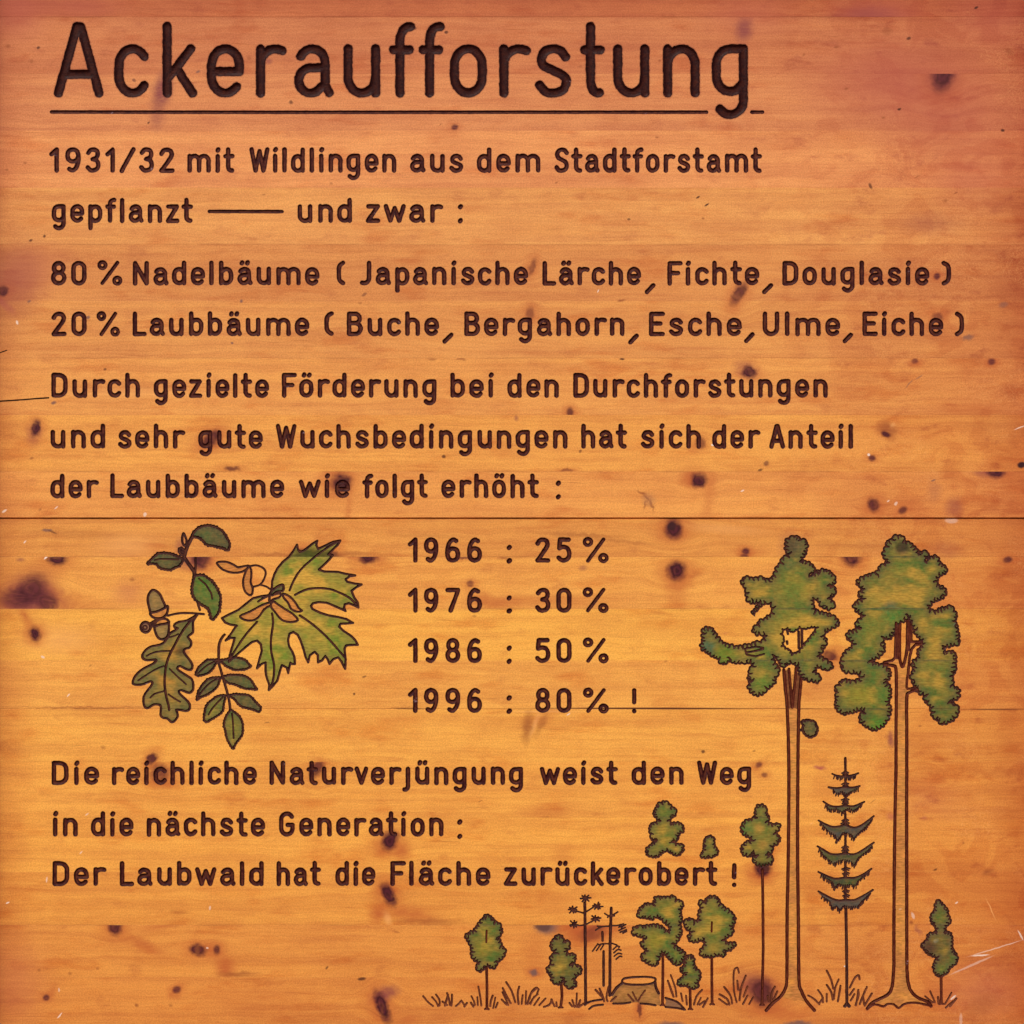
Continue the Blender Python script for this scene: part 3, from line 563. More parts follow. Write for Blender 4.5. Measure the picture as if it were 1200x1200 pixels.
def vnoise(x, y, s, seed):
    """smooth value noise, numpy"""
    r_ = np.random.default_rng(seed).random((256, 256)).astype(np.float32)
    u, v = x / s, y / s
    iu, iv = np.floor(u).astype(int), np.floor(v).astype(int)
    fu, fv = u - iu, v - iv
    fu = fu * fu * (3 - 2 * fu); fv = fv * fv * (3 - 2 * fv)
    a = r_[iv % 256, iu % 256]; b = r_[iv % 256, (iu + 1) % 256]; c_ = r_[(iv + 1) % 256, iu % 256]; d_ = r_[(iv + 1) % 256, (iu + 1) % 256]
    return (a * (1 - fu) + b * fu) * (1 - fv) + (c_ * (1 - fu) + d_ * fu) * fv
gx = (X0 + G * np.arange(nx, dtype=np.float32))[None, :] + np.zeros((ny, 1), np.float32)
gy = (Y0 + G * np.arange(ny, dtype=np.float32))[:, None] + np.zeros((1, nx), np.float32)
F += (vnoise(gx, gy, 5.5, 3) - .5) * .13 + (vnoise(gx, gy, 2.0, 4) - .5) * .12

def contours(F, level):
    ins = F < level
    hx = ins[:, :-1] != ins[:, 1:]
    vx = ins[:-1, :] != ins[1:, :]
    pts = []
    hid = np.full(hx.shape, -1, np.int64); vid = np.full(vx.shape, -1, np.int64)
    j, i = np.nonzero(hx)
    t = (level - F[j, i]) / (F[j, i + 1] - F[j, i])
    hid[j, i] = np.arange(len(j)); P1 = np.c_[X0 + G * (i + t), Y0 + G * j]
    j, i = np.nonzero(vx)
    t = (level - F[j, i]) / (F[j + 1, i] - F[j, i])
    vid[j, i] = len(P1) + np.arange(len(j)); P2 = np.c_[X0 + G * i, Y0 + G * (j + t)]
    P = np.r_[P1, P2]
    e = np.stack([hid[:-1, :], vid[:, 1:], hid[1:, :], vid[:, :-1]], -1)     # top right bottom left of each cell
    cnt = (e >= 0).sum(-1)
    j, i = np.nonzero(cnt == 2)
    ee = e[j, i]
    S = np.sort(ee, 1)[:, 2:]
    segs = [tuple(q) for q in S]
    j, i = np.nonzero(cnt == 4)
    for a, b in zip(j, i):
        q = e[a, b]
        if ins[a, b]: segs += [(q[0], q[1]), (q[2], q[3])]
        else: segs += [(q[0], q[3]), (q[1], q[2])]
    nb = {}
    for a, b in segs:
        nb.setdefault(int(a), []).append(int(b)); nb.setdefault(int(b), []).append(int(a))
    seen = set(); chains = []
    for s in nb:
        if s in seen: continue
        ch = [s]; seen.add(s); cur = s
        while True:
            nx_ = [q for q in nb[cur] if q not in seen]
            if not nx_: break
            cur = nx_[0]; seen.add(cur); ch.append(cur)
        closed = ch[0] in nb[ch[-1]] and len(ch) > 2
        if len(ch) >= 4: chains.append((P[ch], closed))
    return chains
def simplify(p, tol):
    n = len(p)
    keep = np.zeros(n, bool); keep[0] = keep[-1] = True
    st = [(0, n - 1)]
    while st:
        a, b = st.pop()
        if b - a < 2: continue
        q = p[a + 1:b]; d = p[b] - p[a]; L = math.hypot(d[0], d[1])
        if L < 1e-9: dist = np.hypot(*(q - p[a]).T)
        else: dist = np.abs(d[0] * (q[:, 1] - p[a][1]) - d[1] * (q[:, 0] - p[a][0])) / L
        k = int(dist.argmax())
        if dist[k] > tol:
            k += a + 1; keep[k] = True; st += [(a, k), (k, b)]
    return p[keep]

VERT, EDGE, KIND = [], [], []       # KIND: level of contour (1, .66, .33), 0 = other
def add_chain(p, closed, kind):
    b = len(VERT)
    VERT.extend((float(a), float(c)) for a, c in p); KIND.extend([kind] * len(p))
    for i in range(len(p) - 1): EDGE.append((b + i, b + i + 1))
    if closed: EDGE.append((b + len(p) - 1, b))
for lev, tol in ((1.3, .12), (1.0, .07), (.62, .09), (.28, .12)):
    for p, closed in contours(F, lev):
        p = p.astype(float)
        if closed:
            m = len(p) // 2
            q = np.r_[simplify(p[:m + 1], tol)[:-1], simplify(np.r_[p[m:], p[:1]], tol)[:-1]]
        else:
            q = simplify(p, tol)
        if len(q) >= 3: add_chain(q, closed, lev)
# board outline and the seams between planks
add_chain([(X0, Y0), (X1, Y0), (X1, Y1), (X0, Y1)], True, 0)
for s in SEAMS:
    h = HALF.get(s, .3)
    for k in (-h, 0, h):
        add_chain([(X0, s + k), (X1, s + k)], False, 0)
def sampF(x, y, A=F):
    u = np.clip((x - X0) / G, 0, nx - 1.001); v = np.clip((y - Y0) / G, 0, ny - 1.001)
    i = u.astype(int); j = v.astype(int); fu = u - i; fv = v - j
    return (A[j, i] * (1 - fu) + A[j, i + 1] * fu) * (1 - fv) + (A[j + 1, i] * (1 - fu) + A[j + 1, i + 1] * fu) * fv
def inside(poly, x, y):
    p = np.array(poly); q = np.roll(p, -1, 0)
    r_ = np.zeros(len(x), bool)
    for (ax, ay), (bx, by) in zip(p, q):
        if ay == by: continue
        c = ((ay > y) != (by > y)) & (x < (bx - ax) * (y - ay) / (by - ay) + ax)
        r_ ^= c
    return r_
# points inside the painted areas, so that the paint can vary from spot to spot
for pa in PAINT:
    p = np.array(pa['poly']); lo, hi = p.min(0), p.max(0)
    st = 2.6
    xx, yy = np.meshgrid(np.arange(lo[0], hi[0], st), np.arange(lo[1], hi[1], st))
    xx = (xx + rng.uniform(-.8, .8, xx.shape)).ravel(); yy = (yy + rng.uniform(-.8, .8, yy.shape)).ravel()
    ok = inside(pa['poly'], xx, yy) & (sampF(xx, yy) > 1.25)
    for a, b in zip(xx[ok], yy[ok]):
        if min(abs(b - s) for s in SEAMS) > 1.6:
            VERT.append((float(a), float(b))); KIND.append(0)
import time
t0 = time.time()
res = delaunay_2d_cdt([Vector(v) for v in VERT], EDGE, [], 0, 1e-5, True)
print("cdt", len(VERT), "->", len(res[0]), len(res[2]), round(time.time() - t0, 1), "s")
V = np.array([(v.x, v.y) for v in res[0]])
TRI = np.array([f for f in res[2] if len(f) == 3], np.int64)
OV = res[3]
kind = np.array([KIND[o_[0]] if len(o_) else -1 for o_ in OV])
fv = sampF(V[:, 0], V[:, 1])
gi = np.clip(np.round((V[:, 0] - X0) / G).astype(int), 0, nx - 1); gj = np.clip(np.round((V[:, 1] - Y0) / G).astype(int), 0, ny - 1)
lv = np.where(kind > 0, np.minimum(kind, 1.0), np.minimum(fv, 1.0)); lv = np.where((kind == 0) & (fv > .97), 1.0, lv)
depth = DEP[gj, gi] * np.sqrt(np.clip(1 - lv ** 2, 0, 1))
# seams: a fine groove; every plank sits a hair higher or lower than the next
PZ = [random.uniform(-.02, .02) for _ in range(NPL)]
pl_of = np.clip(np.searchsorted(SEAMS, V[:, 1]), 0, NPL - 1)
zoff = np.array(PZ)[pl_of]
sd_ = np.zeros(len(V))
for s in SEAMS:
    on = np.abs(V[:, 1] - s) < .02
    sd_[on] = SEAM_DEPTH.get(s, .05)
depth = np.maximum(depth, sd_) + np.where(depth > .05, 0, zoff)
bleed = np.where(kind > 1.1, 0, np.where(kind == 1.0, 1, np.clip((1.3 - fv) / .3, 0, 1)))
C3 = V[TRI].mean(1)
fc = sampF(C3[:, 0], C3[:, 1])
ci = np.clip(np.round((C3[:, 0] - X0) / G).astype(int), 0, nx - 1); cj = np.clip(np.round((C3[:, 1] - Y0) / G).astype(int), 0, ny - 1)
cls = np.full(len(TRI), -1, np.int64)
plc = np.clip(np.searchsorted(SEAMS, C3[:, 1]), 0, NPL - 1)
for pa in PAINT:
    p = np.array(pa['poly']); lo, hi = p.min(0), p.max(0)
    cand = np.nonzero((C3[:, 0] > lo[0]) & (C3[:, 0] < hi[0]) & (C3[:, 1] > lo[1]) & (C3[:, 1] < hi[1]))[0]
    if not len(cand): continue
    ins_ = inside(pa['poly'], C3[cand, 0], C3[cand, 1])
    for h_ in pa['holes']: ins_ &= ~inside(h_, C3[cand, 0], C3[cand, 1])
    cls[cand[ins_]] = pa['own']
groove = fc < 1.0
cls[groove] = OWN[cj, ci][groove]

# ------------------------------------------------------------------ materials
def lin(r_, g_, b_):
    f = lambda c: (c / 255 / 12.92) if c <= 10 else ((c / 255 + .055) / 1.055) ** 2.4
    return (f(r_), f(g_), f(b_), 1)
class NT:
    def __init__(self, name):
        self.m = bpy.data.materials.new(name); self.m.use_nodes = True
        self.t = self.m.node_tree; self.n = self.t.nodes; self.l = self.t.links
        self.n.clear()
        self.out = self.n.new('ShaderNodeOutputMaterial'); self.b = self.n.new('ShaderNodeBsdfPrincipled')
        self.l.new(self.b.outputs[0], self.out.inputs[0])
    def put(self, sock, v):
        if hasattr(v, 'is_output'): self.l.new(v, sock)
        else: sock.default_value = v
    def math(self, op, a, b=0.0, c=0.0, clamp=False):
        n = self.n.new('ShaderNodeMath'); n.operation = op; n.use_clamp = clamp
        self.put(n.inputs[0], a); self.put(n.inputs[1], b); self.put(n.inputs[2], c)
        return n.outputs[0]
    def vmath(self, op, a, b=(0, 0, 0), out=0):
        n = self.n.new('ShaderNodeVectorMath'); n.operation = op
        self.put(n.inputs[0], a); self.put(n.inputs[1], b)
        return n.outputs[out]
    def noise(self, vec, scale=1.0, detail=2.0, rough=.5, dist=0.0, color=False):
        n = self.n.new('ShaderNodeTexNoise')
        self.put(n.inputs['Vector'], vec); n.inputs['Scale'].default_value = scale; n.inputs['Detail'].default_value = detail
        n.inputs['Roughness'].default_value = rough; n.inputs['Distortion'].default_value = dist
        return n.outputs['Color' if color else 'Fac']
    def ramp(self, v, a, b, lo=0.0, hi=1.0, smooth=True):
        n = self.n.new('ShaderNodeMapRange'); n.interpolation_type = 'SMOOTHSTEP' if smooth else 'LINEAR'; n.clamp = True
        self.put(n.inputs['Value'], v); n.inputs['From Min'].default_value = a; n.inputs['From Max'].default_value = b
        n.inputs['To Min'].default_value = lo; n.inputs['To Max'].default_value = hi
        return n.outputs[0]
    def mix(self, f, a, b, blend='MIX'):
        n = self.n.new('ShaderNodeMix'); n.data_type = 'RGBA'; n.blend_type = blend
        self.put(n.inputs[0], f); self.put(n.inputs[6], a); self.put(n.inputs[7], b)
        return n.outputs[2]
    def px(self):
        """board coordinates in millimetres, x right, y down, the same on every piece of the board"""
        tc = self.n.new('ShaderNodeTexCoord'); s = self.n.new('ShaderNodeSeparateXYZ'); self.l.new(tc.outputs['Object'], s.inputs[0])
        c = self.n.new('ShaderNodeCombineXYZ')
        self.l.new(self.math('MULTIPLY_ADD', s.outputs[0], 1000, 600), c.inputs[0])
        self.l.new(self.math('MULTIPLY_ADD', s.outputs[2], -1000, 600), c.inputs[1])
        return c.outputs[0]
    def mapping(self, vec, loc, rot, scl, typ='TEXTURE'):
        n = self.n.new('ShaderNodeMapping'); n.vector_type = typ
        self.put(n.inputs['Vector'], vec); n.inputs['Location'].default_value = loc
        n.inputs['Rotation'].default_value = (0, 0, rot); n.inputs['Scale'].default_value = scl
        return n.outputs[0]

# knots, stains, scratches: cx, cy, rx, ry, turn (deg, clockwise), kind, strength, only on the plank holding this y
MK = {'knot': (lin(80, 30, 38), .4, 1.1), 'core': (lin(58, 28, 30), .5, 1.0), 'halo': (lin(178, 84, 42), .0, 1.1), 'mauve': (lin(124, 56, 62), .1, 1.1), 'grey': (lin(122, 84, 72), .3, 1.05),
      'white': (lin(236, 214, 196), .55, 1.0), 'pit': (lin(70, 34, 24), .4, 1.0), 'stain': (lin(172, 82, 70), .0, 1.15), 'pale': (lin(244, 176, 104), .0, 1.1), 'brown': (lin(138, 68, 36), .1, 1.1), 'line': (lin(84, 40, 26), .3, 1.0)}
MARKS = [
 (190, 106, 13, 30, 14, 'mauve', .9, None), (184, 140, 10, 16, 10, 'mauve', .4, None), (533, 149, 5, 4, -10, 'knot', .9, None), (341, 120, 3, 3, 0, 'pit', .7, None), (315, 72, 5, 4, 0, 'mauve', .6, None),
 (174, 144, 2.4, 1.6, -45, 'pit', .8, None), (872, 35, 12, 17, 8, 'mauve', .75, 30), (1105, 84, 22, 30, 12, 'mauve', .6, 100), (875, 18, 60, 26, 0, 'stain', .35, None), (1020, 20, 40, 14, 0, 'mauve', .4, 5), (15, 330, 40, 60, 10, 'mauve', .3, None), (35, 705, 48, 26, 0, 'mauve', .5, 700), (20, 1150, 40, 60, 0, 'stain', .3, None), (300, 1170, 90, 20, 0, 'halo', .25, None), (1105, 86, 15, 26, 10, 'knot', .9, 100),
 (30, 320, 55, 34, -20, 'stain', .45, None), (4, 341, 8, 7, -30, 'knot', .9, None), (3, 355, 20, 5, 40, 'stain', .6, None), (42, 502, 6.5, 12, 12, 'knot', 1, None), (40, 508, 11, 17, 12, 'mauve', .4, None),
 (248, 515, 20, 17, -30, 'halo', .65, 515), (247, 514, 15, 10, -40, 'knot', .9, 515), (272, 549, 11, 3.4, 4, 'knot', .75, 545), (400, 566, 15, 14, 0, 'knot', .95, 570), (396, 563, 24, 22, 0, 'halo', .7, 570), (402, 568, 8, 8, 0, 'core', .8, 570), (408, 600, 5, 30, 5, 'halo', .4, 590),
 (624, 313, 5, 12, 18, 'knot', .6, None), (866, 344, 8, 18, 32, 'knot', .85, None), (860, 355, 12, 16, 20, 'halo', .4, None), (878, 436, 10, 9, 20, 'knot', 1, None), (874, 433, 17, 12, 20, 'mauve', .5, 440),
 (668, 483, 5, 7, 0, 'knot', .85, 480), (821, 519, 7, 9, 0, 'knot', .6, None), (812, 524, 12, 10, 0, 'halo', .35, None), (819, 563, 11.5, 10.5, 20, 'knot', 1, None), (810, 562, 15, 10, 0, 'halo', .75, 560), (830, 590, 8, 40, 10, 'halo', .35, 590),
 (621, 367, 6, 9, 15, 'knot', .5, None), (1098, 324, 4.5, 5, 30, 'knot', .9, None), (1096, 323, 12, 8, 0, 'halo', .3, None), (1099, 371, 8, 6, 0, 'knot', .6, None), (1176, 357, 7, 4.5, -10, 'grey', .55, None), (1134, 395.5, 10, 4, -15, 'grey', .75, None),
 (1072, 423, 5, 4, 0, 'knot', .7, 425), (1074, 426, 9, 5, 20, 'halo', .7, 425), (1162, 424, 5.5, 5, 0, 'knot', .85, 425), (1162, 426, 11, 7, 0, 'halo', .5, 425),
 (1040, 504, 17, 12, 40, 'brown', .7, 505), (1038, 509, 7, 4, 25, 'knot', .95, 505), (1046, 498, 5, 3.5, -40, 'pale', .7, 505), (1022, 537, 5.5, 4.5, 0, 'knot', .9, None), (1018, 533, 2, 2, 0, 'white', .8, None),
 (1167, 553, 13, 9, 0, 'knot', 1, 556), (1157, 553, 22, 8, 8, 'mauve', .6, 556), (1197, 545, 6, 4.5, -15, 'core', 1, None), (1024, 592, 9, 9.5, -20, 'knot', .9, None), (1022, 594, 16, 15, 0, 'halo', .4, 590), (1058, 598, 7, 5, -35, 'knot', .8, 600),
 (1118, 595, 12, 14, 20, 'mauve', .45, 600), (1095, 575, 10, 16, 0, 'mauve', .3, 590), (898, 543, 4, 3.5, -40, 'knot', .7, None), (891, 551, 4, 2, -20, 'pit', .7, None), (664, 551, 9, 1.8, 0, 'knot', .5, 550), (520, 535, 3, 2.6, 0, 'pit', .8, None),
 (752, 577, 8, 2, 20, 'brown', .8, None), (758, 583, 9, 1.8, 50, 'brown', .7, None), (764, 592, 10, 2.2, 80, 'brown', .7, None), (756, 592, 8, 1.8, 110, 'brown', .6, None), (760, 586, 11, 10, 30, 'grey', .35, None), (1040, 500, 40, 20, 0, 'halo', .15, None),
 (507, 421, 7, 2, 0, 'brown', .6, 420), (540, 421, 8, 2.5, 0, 'brown', .7, 420), (729, 421, 4, 1.6, 0, 'pit', .9, 420), (728, 352, 6, 2, -8, 'brown', .8, None), (427, 345, 4, 2, -35, 'knot', .6, None), (422, 355, 3, 2, 0, 'brown', .5, None),
 (605, 490, 3, 4, 0, 'mauve', .6, None), (680, 529, 3, 2, -50, 'pit', .6, None), (283, 353, 2.4, 2.6, 0, 'grey', .9, None), (272, 402, 2, 2, 0, 'grey', .9, None), (103, 372, 4, 2.6, -10, 'grey', .9, None), (34, 353, 3, 2, -20, 'grey', .8, None), (123, 433, 2.4, 1.8, 0, 'pit', .7, None), (63, 472, 4, 2.6, -25, 'grey', .9, None), (37, 537, 3, 2, -20, 'brown', .7, None),
 (20, 378, 1.6, 3, -20, 'white', .7, None), (818, 231, 3.4, 1.3, -35, 'pit', .9, None), (828, 240, 4, 1.3, -30, 'pit', .9, None), (824, 256, 2.4, 1.8, 0, 'brown', .7, None), (737, 257, 2.4, 1.8, 0, 'pit', .7, None), (652, 214, 3, 1.6, -30, 'brown', .6, None), (770, 161, 3, 1.6, 0, 'brown', .7, None),
 (1020, 218, 2.2, 5, -25, 'pit', .75, None), (1065, 45, 3.4, 2.4, -20, 'pit', .8, None), (1054, 128, 3, 1.8, -15, 'pit', .9, None), (1035, 138, 3, 2, 0, 'brown', .7, None), (992, 104, 3.4, 2, -15, 'brown', .7, None), (942, 64, 2.6, 1.8, -40, 'brown', .6, None), (980, 55, 4, 2.4, -20, 'brown', .6, None), (1040, 37, 8, 6, 0, 'brown', .45, None), (1144, 9, 3.4, 1.8, -30, 'pit', .9, None), (1175, 153, 3, 2, 0, 'pit', .9, None), (1182, 60, 7, 5, 30, 'brown', .5, None), (1108, 235, 4, 3, 0, 'brown', .5, None), (1120, 226, 3.6, 1, -25, 'brown', .9, None), (1075, 207, 4.6, .9, -25, 'brown', .7, None),
 (1048, 95, 105, 60, 0, 'stain', .55, None), (1120, 150, 90, 60, 0, 'stain', .35, None), (1025, 18, 60, 22, 0, 'stain', .6, 5), (1090, 262, 44, 16, 0, 'mauve', .28, None), (1140, 215, 50, 40, 0, 'stain', .3, None), (90, 8, 60, 16, 0, 'stain', .4, 5), (20, 10, 40, 40, 0, 'stain', .5, None),
 (45, 56, 3, 2, -20, 'pit', .8, None), (9, 54, 4, 3, 0, 'brown', .6, None), (37, 72, 4, 3, 0, 'brown', .5, None), (232, 84, 3.4, 2, -20, 'grey', .8, None), (157, 94, 3, 2, 20, 'knot', .7, None), (292, 68, 3.6, 3, 60, 'brown', .6, None), (29, 191, 3, 2, 0, 'brown', .6, None), (8, 199, 3, 2, 0, 'brown', .6, None), (36, 282, 3, 1.8, -20, 'pit', .8, None), (52, 277, 2, 2.6, 20, 'pit', .8, None), (388, 215, 2.4, 2, 0, 'brown', .6, None), (309, 228, 2.6, 1.2, -10, 'brown', .7, None), (516, 146, 2.4, 1, -50, 'brown', .8, None), (523, 38, 3, 2.4, 0, 'pit', .8, None), (486, 33, 3, 2.6, 0, 'pit', .6, None), (773, 71, 3, 1.8, -20, 'brown', .7, None), (680, 78, 3, 2, 0, 'brown', .5, None),
 # lower board
 (765, 830.2, 165, 1.6, .1, 'line', .95, None), (1166, 831.4, 48, 1.2, 0, 'line', .7, None), (480, 830.5, 26, 1.3, 0, 'line', .6, None), (935, 830.5, 40, 1.2, 0, 'line', .4, None), (680, 627, 66, 4, 3, 'brown', .5, 625), (725, 634, 60, 3, 5, 'brown', .35, 634), (592, 655, 12, 2.6, 6, 'brown', .6, 655), (630, 704, 80, 9, 0, 'halo', .35, 704), (500, 628, 60, 4, 2, 'brown', .25, 628), (90, 625, 80, 8, 3, 'brown', .25, 625), (1010, 640, 90, 8, 2, 'brown', .22, 640), (95, 829, 110, 1.4, 0, 'brown', .55, None), (470, 830, 30, 1.4, 0, 'brown', .5, None), (640, 834, 50, 1.5, 0, 'pale', .6, None),
 (222, 656, 24, 14, 0, 'mauve', .6, 660), (212, 640, 9, 14, 10, 'mauve', .5, 640), (1057, 641, 10, 8, 0, 'core', .6, 640), (925, 640, 14, 20, 0, 'mauve', .4, 640), (212, 763, 10, 6, 10, 'mauve', .9, 770),
 (789, 620, 13, 14, 0, 'knot', 1, 620), (787, 617, 6.5, 6, -20, 'core', .9, 620), (789, 620, 17, 17, 0, 'halo', .5, 620), (793, 669, 14, 14, 0, 'knot', 1, 670), (793, 672, 22, 20, 0, 'halo', .55, 670), (793, 690, 17, 26, 0, 'halo', .35, 700),
 (874, 646, 5.5, 5, 0, 'knot', .95, 645), (872, 652, 6, 3.4, 0, 'knot', .8, 650), (880, 646, 28, 6, 0, 'halo', .4, 645), (67, 655, 14, 9, 2, 'knot', 1, 660), (24, 656, 6, 3, 0, 'mauve', .6, 660), (235, 656, 13, 13, -12, 'knot', .95, 660), (236, 660, 20, 15, 0, 'halo', .5, 660),
 (431, 653, 13, 9, 0, 'knot', 1, 657), (430, 653, 24, 6, 0, 'halo', .6, 657), (998, 653, 13, 13, 0, 'knot', 1, 657), (998, 655, 18, 14, 0, 'halo', .5, 657), (365, 650, 40, 17, 0, 'halo', .85, 645), (368, 652, 34, 11, 0, 'core', .9, 645), (400, 649, 60, 4, 0, 'brown', .5, 645), (320, 650, 40, 3.6, 0, 'brown', .5, 645),
 (34, 700, 36, 30, -35, 'mauve', .75, 700), (36, 692, 26, 18, -50, 'knot', .75, 700), (55, 706, 18, 14, 50, 'knot', .7, 700), (20, 700, 24, 14, 0, 'knot', .55, 700), (75, 705, 60, 16, 10, 'halo', .5, 700), (40, 708, 1.6, 9, 15, 'pale', .8, 700), (41, 743, 8.5, 10, -10, 'knot', 1, None), (41, 743, 13, 14, 0, 'halo', .6, None), (30, 724, 7, 14, -30, 'halo', .7, 730),
 (1181, 656, 7, 4.5, -10, 'knot', .85, None), (972, 770, 11, 10, 0, 'knot', .85, 772), (972, 775, 16, 16, 0, 'halo', .5, None), (551, 684, 5, 5, 0, 'knot', .7, 685), (575, 706, 34, 9, 0, 'halo', .55, 706), (560, 697, 20, 8, 10, 'halo', .5, 700), (556, 722, 4, 2, 0, 'brown', .5, None), (545, 653, 12, 2.4, -6, 'knot', .6, 655), (683, 666, 6, 4, -10, 'mauve', .5, None), (1044, 866, 4.6, 11, -6, 'mauve', .75, None),
 (178, 889, 6, 9, 42, 'knot', .95, None), (176, 892, 11, 13, 40, 'halo', .45, None), (187, 906, 13, 14, 0, 'knot', .7, 905), (190, 910, 26, 18, 0, 'halo', .4, 905), (371, 901, 8, 15, 30, 'knot', .8, 900), (374, 895, 12, 8, -30, 'halo', .6, None), (889, 896, 5, 4, -30, 'knot', .75, None), (885, 901, 9, 9, 0, 'halo', .4, None), (896, 908, 4.4, 3.4, 0, 'knot', .7, None),
 (618, 852, 9, 26, 6, 'brown', .7, 850), (627, 848, 4, 24, 22, 'pale', .5, 850), (634, 850, 6, 20, 26, 'brown', .5, 850), (640, 838, 30, 10, -20, 'halo', .4, 850),
 (457, 985, 11, 15, 22, 'knot', 1, None), (456, 992, 28, 14, -10, 'halo', .65, None), (472, 1000, 12, 12, 30, 'halo', .6, None), (455, 1048, 9, 18, -28, 'knot', 1, None), (452, 1040, 16, 14, 0, 'halo', .55, None), (443, 1072, 12, 15, 25, 'halo', .75, 1070), (484, 1072, 34, 12, 6, 'halo', .7, 1070), (500, 1080, 60, 5, 0, 'brown', .45, 1080), (454, 1076, 6, 12, -20, 'pale', .6, 1070),
 (135, 1086, 10, 13, 0, 'knot', .95, 1090), (135, 1086, 16, 16, 0, 'halo', .5, 1090), (168, 1108, 30, 9, 24, 'halo', .6, None), (190, 1085, 40, 6, -10, 'halo', .5, 1086), (210, 1069, 16, 4, 0, 'brown', .4, None), (232, 1113, 12, 9, 10, 'knot', .95, None), (254, 1113, 5, 7, 0, 'knot', .85, None), (240, 1112, 26, 11, 0, 'halo', .5, None), (264, 1134, 14, 18, -18, 'halo', .85, 1135), (278, 1142, 30, 5, 0, 'brown', .6, 1140), (207, 1160, 6, 5.4, -30, 'knot', .9, None), (204, 1163, 9, 9, 0, 'halo', .5, None), (54, 1169, 5, 4.6, -20, 'knot', .9, None), (62, 1160, 6, 10, 30, 'halo', .45, None),
 (424, 1147, 6.5, 2.4, -4, 'pit', .85, None), (448, 1180, 9, 24, -22, 'knot', 1, None), (452, 1164, 18, 10, -20, 'mauve', .8, None), (440, 1172, 12, 20, -10, 'halo', .45, None), (478, 1195, 16, 10, 0, 'halo', .5, None),
 (640, 1086, 18, 12, 6, 'grey', .95, 1090), (636, 1085, 12, 7, 0, 'core', .5, 1090), (680, 1090, 42, 14, 6, 'halo', .85, 1090), (694, 1094, 20, 10, -20, 'knot', .5, 1090), (700, 1086, 60, 8, 0, 'halo', .6, 1086), (626, 1140, 7.5, 5.4, 5, 'grey', 1, None), (627, 1140, 14, 9, 0, 'halo', .8, None), (625, 1115, 16, 24, 0, 'halo', .3, None), (650, 1060, 30, 16, 0, 'halo', .3, None),
 (894, 1019, 12, 11, 0, 'knot', 1, None), (892, 1024, 20, 16, 0, 'halo', .75, None), (897, 1017, 6, 6, 0, 'core', .6, None), (905, 995, 10, 22, 0, 'halo', .45, None), (893, 1163, 17, 22, -25, 'knot', .85, None), (886, 1156, 28, 18, 25, 'mauve', .6, None), (905, 1183, 30, 14, 10, 'halo', .5, None), (892.6, 1177.4, 3, 1.6, 0, 'grey', 1, None),
 (749.5, 1183, 3.6, 10, 0, 'knot', .75, None), (749, 1175, 8, 16, 0, 'halo', .5, None), (787, 1201, 20, 5, 0, 'grey', .9, 1198), (935, 1200, 22, 4.6, 0, 'grey', .95, 1198), (930, 1190, 40, 10, 0, 'halo', .5, 1190), (961, 899.5, 8, 2.6, 3, 'stain', .95, None), (1045, 957, 7, 5, 0, 'stain', .6, None), (1157, 1022, 8, 5, -20, 'brown', .6, None), (1068, 1081, 3.6, 3, 0, 'brown', .9, None), (1076, 1090, 3, 9, -28, 'mauve', .5, None), (1070, 1073, 2, 5, -20, 'white', .4, None), (1097, 1102.5, 4.4, 3, -30, 'white', .75, None), (1090, 1110, 12, 9, 20, 'mauve', .5, None),
 (55, 622, 8, 2.6, 12, 'grey', .85, None), (62, 624, 7, 1.4, 20, 'pit', .6, None), (29, 635, 2.6, .9, -50, 'white', .7, None), (54, 653, 4, 1.4, -50, 'white', .9, 655), (50, 770, 3, 1.6, 30, 'white', .6, None), (80, 815, 3, 1, -50, 'white', .8, None), (155, 679, 5, 3, 0, 'brown', .6, None), (106, 780, 3, 1.6, -20, 'brown', .5, None), (121, 876, 4, 3, 20, 'brown', .5, None), (415, 813, 2, 2, -30, 'pit', .8, None), (427, 793, 3, 1.6, -20, 'pit', .6, None), (313, 847, 4, 1, -5, 'pit', .5, None),
 (150, 640, 50, 24, 0, 'pale', .35, 630), (150, 694, 22, 16, 0, 'stain', .4, 700), (70, 750, 60, 26, 0, 'pale', .35, 750), (780, 775, 3, 2, 0, 'brown', .5, None), (824, 881, 3, 2.4, 0, 'pit', .8, None), (884, 880, 3, 1.6, -20, 'brown', .7, None), (1078, 851, 3, 2, -20, 'brown', .6, None), (1083, 958, 4, 2.4, 0, 'stain', .5, None), (1096, 1019, 3, 1.6, -30, 'pit', .7, None), (1129, 988, 2, 1.8, 0, 'brown', .7, None), (1023, 939, 6, .8, -35, 'brown', .6, None), (951, 965, 3.4, .9, -20, 'pale', .9, None), (1055, 1065.3, 2.4, 1.5, -30, 'white', 1, None), (1121, 1058, 2.2, 1, -30, 'white', .6, None), (1119, 731, 3, 1, -45, 'white', .9, None), (1115, 610, 9, 4, 0, 'white', .3, 612), (1049, 919, 2, 1.8, 0, 'white', .6, None), (990, 1132.5, 1.4, 1, 0, 'white', .9, None),
